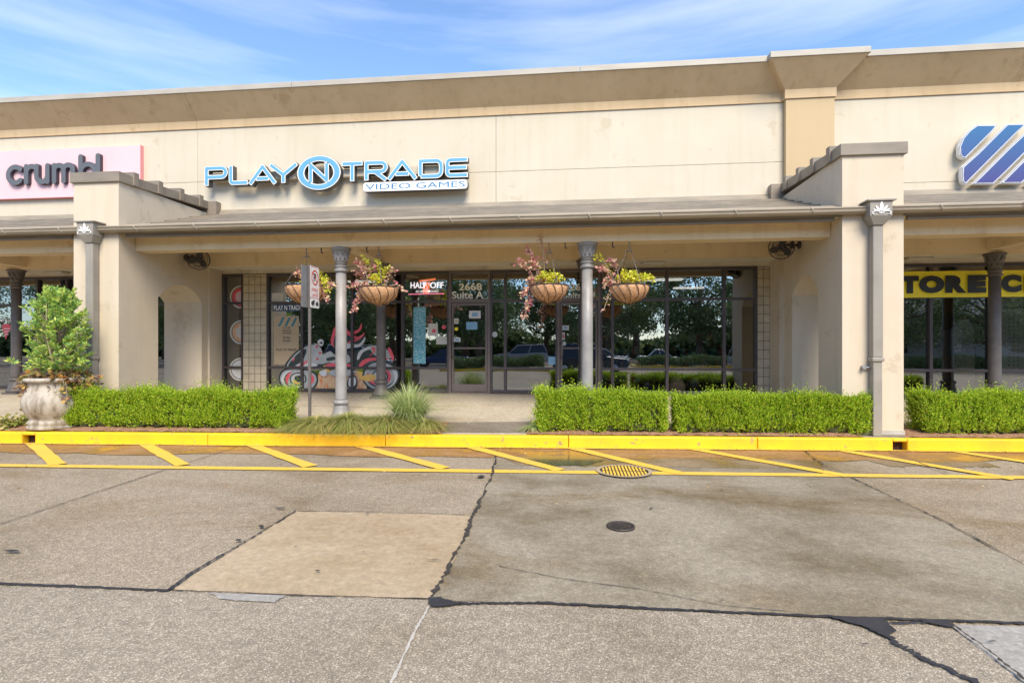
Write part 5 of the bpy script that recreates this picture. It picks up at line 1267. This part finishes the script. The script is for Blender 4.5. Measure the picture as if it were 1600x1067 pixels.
def trailing(name, base, n, label, mat, seed, rin, rout, drop, lf=.08, cat_='plant', ang=None):
    global rng
    rng = np.random.default_rng(seed); rs = random.Random(seed); AP = []; AD = []; tr = MB(); b = Vector(base)
    E = thing(name, base, label, cat_)
    for i in range(n):
        an = rs.uniform(*(ang[i % len(ang)] if ang else (0, 6.28))); d = Vector((math.cos(an), math.sin(an), 0)); ro = rs.uniform(rin, rout); dz = rs.uniform(0, drop)
        pts = [b+d*rin*.5, b+d*rin+Vector((0, 0, .10)), b+d*(rin+(ro-rin)*.7)+Vector((0, 0, .03-dz*.4)), b+d*ro+Vector((0, 0, -dz))]
        tr.tube(pts, .005, 4, caps=False)
        for k in range(9):
            t = k/8*3; j = min(2, int(t)); p = pts[j].lerp(pts[j+1], t-j)
            for _ in range(2): AP.append(tuple(p+Vector((rs.gauss(0, .02), rs.gauss(0, .02), rs.gauss(0, .02))))); AD.append((d.x*.6+rs.gauss(0, .6), d.y*.6-.3+rs.gauss(0, .6), rs.gauss(-.1, .5)))
    obj('stems', tr, M['twig'], E); AP = np.array(AP); AD = np.array(AD); Ln = lf*(.6+.8*rng.random(len(AP)))
    V, Fc = leaf_arrays(AP, AD, Ln, Ln*.8); npmesh('foliage', V, Fc, mat, E)
    return E
trailing('trailing_vine', (ux, uy, uz+.90), 60, 'purple, green and orange trailing vine spilling over the urn rim', M['vineleaf'], 42, .34, .66, .42, .085, 'vine', ang=[(2.4, 4.4), (-1.0, .9), (2.6, 4.2), (-.7, .6), (0, 6.28)])
p = WP(22, 668); trailing('groundcover_plant', (p.x, p.y, wz(p.y, p.x)+.03), 26, 'small low green and rust plant left of the urn', M['grassdry'], 43, .08, .3, -.28, .07)
# ------------------------------------------------------------------ hanging baskets
YH = 10.12
def basket(px, label, seed, top_py, rim_py, wpx, deco):
    global rng
    rs = random.Random(seed); rng = np.random.default_rng(seed)
    c = PY(px, rim_py, YH); x, y, z = c.x, YH, c.z; scl = ray(px, 500).y; r = wpx/2/F*YH/scl; d = r*.86
    E = thing('hanging_basket', (x, y, 3.589), label, 'hanging basket', 'hanging baskets under the canopy beam')
    m = MB(); prof = [(.015, z-d)]+[(r*math.sin(t), z-d*math.cos(t)) for t in [i*math.pi/2/9 for i in range(1, 9)]]+[(r, z), (r*.93, z+.005), (r*.9, z-.03), (.02, z-.05)]
    m.lathe(x, y, prof, 32)
    for i, v_ in enumerate(m.v):
        if v_[2] < z-.01: q = 1+rs.uniform(-.03, .03); m.v[i] = (x+(v_[0]-x)*q, y+(v_[1]-y)*q, v_[2]+rs.uniform(-.01, .01))
    o = obj('coir_liner', m, M['coir'], E)
    fr = MB()   # loose coir fibres
    for i in range(70):
        a = rs.uniform(0, 6.28); t = rs.uniform(.1, 1.3); p = Vector((x+r*math.sin(t)*math.cos(a), y+r*math.sin(t)*math.sin(a), z-d*math.cos(t))); fr.tube([p, p+Vector((rs.uniform(-.03, .03), rs.uniform(-.03, .0), rs.uniform(-.07, -.01)))], .0022, 3, caps=False)
    obj('coir_fibres', fr, M['coir'], o)
    w = MB(); 
    w.tube([(x+r*1.01*math.cos(t), y+r*1.01*math.sin(t), z+.005) for t in [i*math.pi/18 for i in range(36)]], .009, 6, close=True)
    for k in range(14):
        a = k*math.pi*2/14; w.tube([(x+r*1.03*math.sin(t)*math.cos(a+.25*math.sin(2*t)), y+r*1.03*math.sin(t)*math.sin(a+.25*math.sin(2*t)), z-d*1.03*math.cos(t)) for t in [j*math.pi/2/8 for j in range(1, 9)]], .006, 5)
    obj('wire_frame', w, M['blackmetal'], E)
    ch = MB(); hz_ = 3.42
    ch.tube([(x, y, 3.588), (x, y, hz_+.06)], .010, 6); ch.tube([(x-.012, y, hz_+.08), (x+.02, y, hz_+.05), (x, y, hz_+.02)], .012, 6)
    ch.tube([(x+.05*math.cos(t), y+.05*math.sin(t), hz_) for t in [i*math.pi/6 for i in range(12)]], .006, 5, close=True)
    ch.box(x-.06, x+.06, y-.008, y+.008, hz_-.004, hz_+.008)
    for k in range(4):
        a = .5+k*math.pi/2; A_ = Vector((x+.05*math.cos(a), y+.05*math.sin(a), hz_)); B_ = Vector((x+r*math.cos(a), y+r*math.sin(a), z))
        nl = 22
        for i in range(nl): ch.tube([A_.lerp(B_, i/nl), A_.lerp(B_, (i+.8)/nl)], .0062 if i % 2 else .0042, 4, caps=False)
    obj('hanger_chains', ch, M['chain'], E)
    # plants
    P_ = thing('basket_plants', (x, y, z-.03), deco[0], 'plant', 'plants growing in the hanging baskets')
    AP = []; AD = []; LP = []; LD = []; tr = MB()
    for (dx, dz, n, kind) in deco[1]:
        s = Vector((x+dx*r*.4, y+rs.uniform(-.1, .05), z)); t = Vector((x+dx*r, y-.06+rs.uniform(-.1, .1), z+dz)); mid = s.lerp(t, .5)+Vector((0, 0, .10*abs(dz)+.08))
        pts = [s, s.lerp(mid, .6)+Vector((0, 0, .03)), mid, mid.lerp(t, .5)+Vector((0, 0, .02)), t]; tr.tube(pts, .006, 4, caps=False)
        for i in range(n):
            u_ = rs.random()**.6*3.99; j = int(u_); p_ = pts[j].lerp(pts[j+1], u_-j)+Vector((rs.gauss(0, .03), rs.gauss(0, .03), rs.gauss(0, .03)))
            (AP if kind == 'c' else LP).append(tuple(p_)); (AD if kind == 'c' else LD).append((rs.gauss(0, 1), rs.gauss(-.3, .8), rs.gauss(.1, .8)))
    obj('stems', tr, M['twig'], P_)
    for A1, D1, mt, nm_, sz in ((AP, AD, M['coleus'], 'purple_foliage', .062), (LP, LD, M['limeleaf'], 'lime_foliage', .052)):
        if A1:
            A1 = np.array(A1); D1 = np.array(D1); Ln = sz*(.6+.8*rng.random(len(A1))); V, Fc = leaf_arrays(A1, D1, Ln, Ln*.65); npmesh(nm_, V, Fc, mt, P_)
lime = [(dx, dz, 55, 'l') for dx, dz in ((-.6, .12), (-.3, .2), (0, .16), (.3, .22), (.6, .12), (.1, .08), (-.2, .1))]
basket(479, 'coir lined hanging basket directly behind the fire lane sign', 51, 388, 448, 64, ('lime and purple plants spilling right behind the fire lane sign', [(-.3, .25, 60, 'c'), (-.1, .3, 60, 'c'), (.5, .2, 70, 'l'), (.8, .25, 90, 'l'), (1.1, .1, 80, 'l'), (1.3, -.1, 60, 'l'), (1.25, -.3, 70, 'c'), (1.45, 0, 50, 'c'), (0, .1, 60, 'l')]))
basket(592, 'coir lined hanging basket in front of the dark rear column', 52, 388, 450, 61, ('pale pink and lime plants trailing left over the basket by the rear column', [(-1.3, .3, 80, 'c'), (-1.0, .5, 80, 'c'), (-.7, .55, 60, 'l'), (-1.5, 0, 70, 'c'), (-1.2, -.45, 90, 'c'), (-1.0, -.2, 70, 'c'), (-.2, .45, 60, 'c'), (.1, .5, 70, 'l'), (.5, .35, 70, 'l'), (.9, .3, 40, 'c'), (1.5, -.1, 30, 'c'), (-.4, .2, 80, 'l'), (0, .15, 90, 'l')]))
basket(858, 'coir lined hanging basket just left of the front column', 53, 380, 447, 60, ('maroon stems and lime leaves hanging left of the front column', [(-1.6, .45, 80, 'c'), (-1.2, .7, 90, 'c'), (-.9, .45, 80, 'c'), (-1.4, -.2, 90, 'c'), (-1.3, -.6, 110, 'c'), (-.45, .95, 50, 'c'), (-1.0, .1, 80, 'c')]+lime))
basket(983, 'coir lined hanging basket just right of the front column', 54, 380, 447, 62, ('lime cushion and thin pink stems just right of the front column', [(-1.7, .55, 60, 'l'), (-1.5, .3, 60, 'c'), (-1.0, .5, 60, 'c'), (-1.3, 0, 50, 'c'), (-1.3, -.45, 25, 'c'), (1.15, .08, 90, 'l'), (.9, .12, 90, 'l')]+lime))
for px in (502, 573, 883, 957):
    x = XO(px, YH); m = MB(); m.tube([(x, YH, 3.589), (x, YH, 3.51), (x+.02, YH, 3.485), (x+.035, YH, 3.50)], .012, 6)
    tag(obj('beam_hook', m, M['blackmetal'], base=(x, YH, 3.589)), {502: 'empty dark hook right of the sign-side basket', 573: 'empty dark hook just right of the left front column', 883: 'empty dark hook between a basket and the right front column', 957: 'empty dark hook just right of the right front column'}[px], 'hook', 'empty hooks in the canopy beam')
# ------------------------------------------------------------------ fire lane sign
YQ = 9.45; sx = XO(484, YQ); sz = wz(YQ, sx)
E = thing('fire_lane_sign', (sx, YQ, sz), 'no parking fire lane tow away sign on a grey post', 'sign')
m = MB(); m.box(sx-.024, sx+.024, YQ-.02, YQ+.02, sz-.05, ZO(484, 414, YQ)); obj('post', m, M['iron_dark'], E, bevel=.006)
def plate(cx, cy, zb, zt, ang, w, face):
    """local frame: u along the plate, v=z; the visible face looks towards +n"""
    u = Vector((math.cos(ang), math.sin(ang), 0)); nrm = Vector((math.sin(ang), -math.cos(ang), 0)); c = Vector((cx, cy, 0))
    def Q(a, z, d=0): return c+u*a+nrm*d+Vector((0, 0, z))
    m = MB(); rr = .03; pts = []
    for (sxx, szz, a0) in ((1, 1, 0), (-1, 1, 90), (-1, -1, 180), (1, -1, 270)):
        for k in range(5):
            t = R(a0+k*22.5); pts.append(Q(sxx*(w/2-rr)+rr*math.cos(t), (zt-rr if szz > 0 else zb+rr)+rr*math.sin(t)))
    m.prism(pts, nrm*.004); p = obj('plate', m, M['steel'] if not face else M['white'], E)
    return p, Q
zt1, zb1, zb2 = ZO(488, 415.5, YQ), ZO(488, 466.5, YQ), ZO(488, 480.5, YQ)
W_ = .36; ang = R(91)
pA, Q = plate(sx+.035, YQ+.12, zb1+.005, zt1, ang, W_, True); pB, Q2 = plate(sx+.035, YQ+.12, zb2, zb1, ang, W_, True)
plate(sx-.035, YQ-.10, zb1+.005, zt1-.01, ang, W_*.9, False); plate(sx-.035, YQ-.10, zb2, zb1, ang, W_*.9, False)
def local_text(mbx, s, a0, a1, z0, z1, Qf, bold=.01, d=.006):
    t = MB(); text_mb(t, s, a0, a1, z0, z1, 0, 0, bold); mbx.add([Qf(v_[0], v_[2], d) for v_ in t.v], t.f)
hA = zt1-zb1
red = MB(); zc = zt1-hA*.34; rr = .135
N_ = 40; o = [Q(rr*math.cos(i*2*math.pi/N_), zc+rr*1.05*math.sin(i*2*math.pi/N_), .007) for i in range(N_)]; i_ = [Q((rr-.026)*math.cos(i*2*math.pi/N_), zc+(rr-.026)*1.05*math.sin(i*2*math.pi/N_), .007) for i in range(N_)]
red.add(o+i_, [(k, (k+1) % N_, N_+(k+1) % N_, N_+k) for k in range(N_)])
red.add([Q(-.10, zc+.085, .0075), Q(-.085, zc+.10, .0075), Q(.10, zc-.085, .0075), Q(.085, zc-.10, .0075)], [(0, 1, 2, 3)])
local_text(red, 'FIRE', -.12, .12, zb1+hA*.22, zb1+hA*.33, Q); local_text(red, 'LANE', -.12, .12, zb1+hA*.07, zb1+hA*.18, Q)
for (a0, a1, z0, z1) in ((-.165, .165, zt1-.018, zt1-.01), (-.165, .165, zb1+.016, zb1+.024), (-.168, -.16, zb1+.016, zt1-.01), (.16, .168, zb1+.016, zt1-.01)): red.add([Q(a0, z0, .0055), Q(a1, z0, .0055), Q(a1, z1, .0055), Q(a0, z1, .0055)], [(0, 1, 2, 3)])
obj('red_symbol', red, M['red'], pA)
bk = MB(); local_text(bk, 'P', -.055, .055, zc-.075, zc+.075, Q, .03, .0065); obj('letter_p', bk, M['black'], pA)
tw = MB(); h2 = zb1-zb2
tw.poly([Q2(a_, zb2+h2*b_, .006) for a_, b_ in ((-.15, .35), (-.15, .62), (-.06, .85), (.0, .85), (-.02, .5), (-.03, .35))])
tw.poly([Q2(a_, zb2+h2*b_, .006) for a_, b_ in ((.03, .35), (.03, .55), (.07, .75), (.12, .75), (.15, .5), (.15, .35))])
for a0 in (-.11, -.05, .06, .12): tw.poly([Q2(a0+.02*math.cos(t), zb2+h2*.32+.02*math.sin(t), .0068) for t in [k*.6 for k in range(10)]])
obj('tow_symbol', tw, M['black'], pB)
# ------------------------------------------------------------------ left bay railing/bench, right bay displays inside
mb = MB(); xl = XO(-30, 13.3); xr_ = XO(20, 13.3)
for i in range(6): mb.box(xl+i*(xr_-xl)/5-.015, xl+i*(xr_-xl)/5+.015, 13.3, 13.33, .58, 1.45)
for z in (.75, 1.1, 1.45): mb.box(xl, xr_, 13.28, 13.35, z-.02, z+.02)
tag(obj('metal_railing', mb, M['black'], base=(xl, 13.3, .58)), 'dark metal railing inside the left shop window', 'railing')
x = XO(1578, 13.2)
E = thing('display_stand', (x, 13.2, .58), 'tall beige cardboard display stand inside the right shop window', 'display')
m = MB(); m.box(x-.26, x+.26, 13.1, 13.5, 1.15, 2.5); m.box(x-.32, x+.2, 13.05, 13.5, 2.56, 2.72); obj('tower', m, M['block'], E, bevel=.01)
m = MB()
for i in range(3):
    for k in range(14): m.box(x-.1+i*.09, x-.08+i*.09, 13.092, 13.099, 1.25+k*.085, 1.28+k*.085)
obj('holes', m, M['black'], E)
m = MB(); m.box(x-.32, x+.38, 12.95, 13.5, .62, 1.03); o = obj('box', m, M['block'], E, bevel=.01)
m = MB(); zc = .84; m.prism([(x+.02+.15*math.cos(t), 12.948, zc+.15*math.sin(t)) for t in [k*.35 for k in range(18)]], (0, -.004, 0)); o2 = obj('round_logo', m, M['navy'], E)
m = MB(); text_mb(m, 'NE', x-.09, x+.13, zc-.06, zc+.06, 12.940, 0, .03); obj('lettering', m, M['white'], E)
for i, (px, h_, w, lab) in enumerate(((1500, .9, .5, 'brown cardboard box standing inside the right shop window'), (1523, 1.5, .5, 'tall pale board leaning inside the right shop window'))):
    x = XO(px, 13.6); m = MB(); m.box(x-w/2, x+w/2, 13.5+i*.5, 13.9+i*.5, .58, .58+h_)
    if i: m.prism([(x-w/2, 14.0, .58+h_), (x+w/2, 14.0, .58+h_), (x+w/2-.1, 14.0, .58+h_+.25), (x-w/2+.2, 14.0, .58+h_+.2)], (0, .05, 0))
    else: m.box(x-w/2-.01, x+w/2+.01, 13.49, 13.91, .58+h_-.2, .58+h_-.17)
    tag(obj('cardboard_box' if not i else 'display_board', m, M['card'] if not i else M['offwhite'], base=(x, 13.6, .58), bevel=.008), lab, 'box' if not i else 'board')
# game shelves inside
for i, (px, w) in enumerate(((500, 1.4), (1000, 1.2), (1090, 1.6))):
    x = XO(px, 16.5); E = thing('game_shelf', (x, 16.5, .58), ('dark shelving inside behind the painted motorcycle', 'dark shelving inside right of the second door', 'dark shelving inside the rightmost shop window')[i], 'shelf', 'shelving inside the game shop')
    m = MB(); 
    for z in (.6, 1.0, 1.4, 1.8, 2.2): m.box(x-w, x+w, 16.4, 16.8, z, z+.03)
    m.box(x-w-.03, x-w, 16.4, 16.8, .58, 2.3); m.box(x+w, x+w+.03, 16.4, 16.8, .58, 2.3); obj('frame', m, M['frame'], E)
    m = MB(); rs = random.Random(i); mm = [M['mpink'], M['navy'], M['offwhite'], M['teal'], M['card']]
    for z in (.63, 1.03, 1.43, 1.83):
        q = x-w+.05
        while q < x+w-.1: ww = rs.uniform(.03, .12); m.cm = rs.randrange(5); m.box(q, q+ww-.01, 16.45, 16.6, z+.001, z+rs.uniform(.15, .26)); q += ww
    obj('merchandise', m, mm, E)
# backpacks on the sill, right window
for i, (px, r_, lab) in enumerate(((1011, .16, 'small dark bag on the window ledge left of the others'), (1058, .20, 'dark red bag on the window ledge between two bags'), (1086, .24, 'black backpack standing tall on the window ledge'))):
    x = XO(px, 13.1); m = MB(); m.smooth = True; m.lathe(x, 13.15, [(r_*.8, .58), (r_, .66), (r_*.98, .58+r_), (r_*.7, .58+r_*1.7), (r_*.3, .58+r_*2.0), (.01, .58+r_*2.05)], 16, sy=.6); m.tube([(x-.05, 13.1, .58+r_*1.95), (x, 13.05, .66+r_*2.1), (x+.05, 13.1, .58+r_*1.95)], .012, 5)
    tag(obj('bag', m, M['black'] if i != 1 else M['coleus'], base=(x, 13.15, .58)), lab, 'bag', 'bags on the window ledge')

# ================================================================== BEHIND THE CAMERA (seen in the glass)
def tree(loc, h, r, seed, label):
    global rng
    rng = np.random.default_rng(seed); rs = random.Random(seed); b = Vector(loc)
    E = thing('oak_tree', loc, label, 'tree', 'trees beyond the parking lot')
    t = MB(); t.tube([b, b+Vector((.1, 0, h*.2)), b+Vector((0, .1, h*.45)), b+Vector((.2, 0, h*.8))], [r*.07, r*.055, r*.04, r*.015], 10)
    cl = []
    for i in range(46):
        a = rs.uniform(0, 6.28); zf = rs.random(); rr = r*(.25+.8*math.sin(math.pi*(.15+.8*zf)))*rs.uniform(.35, 1)
        c = b+Vector((math.cos(a)*rr, math.sin(a)*rr, h*(.27+.70*zf))); cl.append((c, r*rs.uniform(.14, .3)))
        s = b+Vector((0, 0, h*(.2+.45*zf))); t.tube([s, s.lerp(c, .5)+Vector((0, 0, .3)), c], [r*.02, r*.012, .01], 5, caps=False)
    obj('trunk', t, M['bark'], E)
    P = []
    for c, q in cl: P.append(np.array(c[:])+rng.normal(size=(230, 3))*q*[.55, .55, .4])
    P = np.concatenate(P); V, Fc = leaf_arrays(P, rng.normal(size=P.shape)+[0, 0, -.2], .28*(.6+.8*rng.random(len(P))), .17)
    npmesh('crown', V, Fc, M['treeleaf'], E)
    return E
T1 = tree((-9, -27, 0), 9.5, 5.0, 61, 'broad dark tree beyond the lot, reflected near the middle of the glass'); T2 = tree((4, -36, 0), 11, 5.5, 62, 'tall spreading tree beyond the lot, reflected right of the doors')
spots = [(-20, -30, 1.1, T1), (-30, -34, 1.2, T2), (-42, -38, 1.2, T1), (-3, -46, 1.2, T1), (14, -36, 1.1, T1), (24, -36, 1.15, T2), (35, -40, 1.0, T1), (-14, -46, 1.3, T2), (-54, -42, 1.3, T2), (46, -44, 1.3, T2), (9, -52, 1.5, T1), (30, -54, 1.5, T1), (-26, -52, 1.4, T1), (-60, -50, 1.5, T1), (60, -50, 1.5, T1)]
for i, (x, y, s, T_) in enumerate(spots): dup(T_, (x, y, 0), 'dark leafy tree number behind the parking lot, seen only as reflection'.replace(' number', ''), rot=i*1.3, group='distant trees seen only in reflection', scale=s)
for T_ in (T1, T2): T_['group'] = 'trees beyond the parking lot'
def understory(x0, x1, y, h, label, seed):
    global rng
    rng = np.random.default_rng(seed); n = int((x1-x0)*260); P = np.stack([x0+rng.random(n)*(x1-x0), y+rng.normal(size=n)*1.6, rng.random(n)**.8*h], 1); P[:, 2] *= .75+.25*np.sin(P[:, 0]*.31+1.5*np.sin(P[:, 0]*.13))
    V, Fc = leaf_arrays(P, rng.normal(size=P.shape), .9, .6); E = npmesh('far_undergrowth', V, Fc, M['treeleaf'], base=((x0+x1)/2, y, 0)); tag(E, label, 'undergrowth', kind='stuff')
understory(-120, 110, -62, 4.2, 'dark continuous undergrowth beyond the parking lot', 77)
for x, y, s in ((-75, -30, 1.2), (-48, -24, 1.0), (-90, -45, 1.4), (24, -19, .75), (30, -17, .7), (40, -18, .8), (55, -30, 1.1), (-36, -23, .9), (19, -26, .9), (-22, -24, .85)):
    dup(T1 if x < 0 else T2, (x, y, 0), 'dark leafy tree behind the parking lot, seen only as reflection', rot=x*.7, group='distant trees seen only in reflection', scale=s)
# planting islands
def island(x0, x1, y0, y1, label, seed):
    global rng
    rng = np.random.default_rng(seed)
    m = MB(); m.box(x0, x1, y0, y0+.15, 0, .15); m.box(x0, x1, y1-.15, y1, 0, .15); m.box(x0, x0+.15, y0+.15, y1-.15, 0, .15); m.box(x1-.15, x1, y0+.15, y1-.15, 0, .15)
    struct('island_kerb', m, M['yellow'], bevel=.02); m = MB(); m.box(x0+.15, x1-.15, y0+.15, y1-.15, 0, .12); struct('island_bed', m, M['mulch'])
    n = int((x1-x0)*1400); P = np.stack([x0+.4+rng.random(n)*(x1-x0-.8), y0+.4+rng.random(n)*(y1-y0-.8), .15+rng.random(n)*.75], 1); P[:, 2] += .1*np.sin(P[:, 0]*2)
    V, Fc = leaf_arrays(P, rng.normal(size=P.shape)+[0, 0, 1], .13, .07); E = npmesh('island_shrubs', V, Fc, M['treeleaf'], base=((x0+x1)/2, (y0+y1)/2, .12)); tag(E, label, 'shrubs')
island(-9, -1.5, -13.5, -11, 'dark shrub row in the near parking island, reflected in the door', 71)
island(5, 20, -21, -18.5, 'long dark shrub row in the far island, reflected at right', 72)
island(20.5, 32, -15, -12.5, 'low dark shrub row before the grey building, reflected in the right bay', 74)
island(-32, -14, -20, -17.5, 'long dark shrub row in the far island, reflected at left', 73)
def car(loc, rot, Lc, Wc, Hc, col, label, suv=True):
    E = thing('parked_car' if not suv else 'parked_suv', (0, 0, 0), label, 'car', 'cars in the lot seen in reflection')
    pm_ = pm('car_paint_'+label.split()[0], col, .2, .02, 1, metal=.3); h = Hc; L2 = Lc/2; belt = h*.58
    b = MB(); pr = [(-L2, .35), (-L2+.05, .8), (-L2+.2, belt), (L2-1.2, belt), (L2-.15, belt-.14), (L2, .75), (L2-.02, .33)]
    nW = 5; rows = []
    for k, (f, inx) in enumerate(((1, .0), (.97, .0))): pass
    b.prism([(x, -Wc/2, z) for x, z in pr], (0, Wc, 0)); o = obj('body', b, pm_, E, bevel=.09)
    g = MB(); x0, x1 = (-L2+.12, L2-1.35) if suv else (-L2+.9, L2-1.3); xa, xb = (-L2+.45, L2-2.1) if suv else (-L2+1.5, L2-2.2)
    A_ = [(x0, -Wc/2+.05, belt-.02), (x1, -Wc/2+.05, belt-.02), (x1, Wc/2-.05, belt-.02), (x0, Wc/2-.05, belt-.02)]; B_ = [(xa, -Wc/2+.22, h-.07), (xb, -Wc/2+.22, h-.07), (xb, Wc/2-.22, h-.07), (xa, Wc/2-.22, h-.07)]
    g.add(A_+B_, [(0, 1, 5, 4), (1, 2, 6, 5), (2, 3, 7, 6), (3, 0, 4, 7), (4, 5, 6, 7)]); obj('windows', g, M['carglass'], E)
    rf = MB(); rf.box(xa-.08, xb+.08, -Wc/2+.2, Wc/2-.2, h-.09, h); 
    for (fa, fb) in ((0, 4), (1, 5), (2, 6), (3, 7)):
        rf.tube([(A_+B_)[fa], (A_+B_)[fb]], .04, 6)
    xm = (x0+x1)/2; xm2 = (xa+xb)/2
    for s in (0, 1): rf.tube([(xm, (-Wc/2+.05)*(1-2*s), belt), (xm2, (-Wc/2+.22)*(1-2*s), h-.07)], .045, 6)
    obj('roof', rf, pm_, E, bevel=.03)
    for sx_ in (-1, 1):
        for sy_ in (-1, 1):
            w = MB(); w.lathe(0, 0, [(.2, -.11), (.33, -.11), (.36, -.08), (.36, .08), (.33, .11), (.2, .11)], 24); w.v = [(sx_*(L2-.85)+v_[0], sy_*(Wc/2-.10)+v_[2], .36+v_[1]) for v_ in w.v]; wo = obj('wheel', w, M['tyre'], E)
            w = MB(); w.lathe(0, 0, [(.02, -.12), (.21, -.118), (.21, .118), (.02, .12)], 10); w.v = [(sx_*(L2-.85)+v_[0], sy_*(Wc/2-.10)+v_[2], .36+v_[1]) for v_ in w.v]; obj('rim', w, M['rim'], wo)
    for sy_ in (-1, 1):
        l = MB(); l.box(L2-.10, L2+.012, sy_*(Wc/2-.38)-.17, sy_*(Wc/2-.38)+.17, .72, .86); obj('headlight', l, M['lampglass'], E, bevel=.02)
    l = MB(); l.box(L2-.08, L2+.02, -.45, .45, .45, .82); obj('grille', l, M['black'], E, bevel=.02)
    E.location = loc; E.rotation_euler = (0, 0, rot); return E
car((1.3, -9.5, 0), R(8), 4.8, 1.95, 1.85, (.06, .07, .09), 'charcoal SUV in the lot, reflected right of the second door')
car((-10.5, -18, 0), R(170), 4.5, 1.8, 1.5, (.02, .05, .16), 'blue car in the lot, reflected left of the first door', False)
car((3.5, -30, 0), R(0), 4.5, 1.8, 1.45, (.7, .7, .7), 'white car far across the lot, reflected in the right window', False)
car((-14.5, -11, 0), R(5), 5.0, 1.9, 1.8, (.35, .35, .36), 'silver SUV in the lot, reflected behind the painted motorcycle')
for i, (x, y, ro, src) in enumerate(((-4.5, -24, 175, 0), (8.5, -27, 5, 1), (-24, -13, 90, 1), (13.5, -14, 2, 0), (-19, -24, 185, 1))):
    _c = [o for o in COL.objects if o.get('category') == 'car']
    dup(_c[3 if src == 0 else 2], (x, y, 0), ('silver SUV parked by the near island, reflected in the first door', 'white car before the far trees, reflected behind the right column', 'white car parked crosswise at the far left of the lot', 'silver SUV at the right of the lot, before the grey building', 'white car in the far row, reflected in the left panes')[i], rot=R(ro))
# house across the street for the right bay reflection
E = thing('grey_house', (34, -24, 0), 'grey sided low building reflected in the right bay windows', 'building')
m = MB(); m.box(24, 44, -30, -22, 0, 4.2); obj('wall', m, M['house'], E); m = MB(); m.prism([(23.4, -30.6, 4.2), (23.4, -21.4, 4.2), (23.4, -26, 6.2)], (21.2, 0, 0)); obj('roof', m, M['shingle'], E)
for x in (26, 30, 35, 40):
    m = MB(); m.box(x, x+1.2, -22.0+.001, -21.95, 1.2, 2.8); obj('window', m, M['carglass'] if x != 30 else M['white'], E)
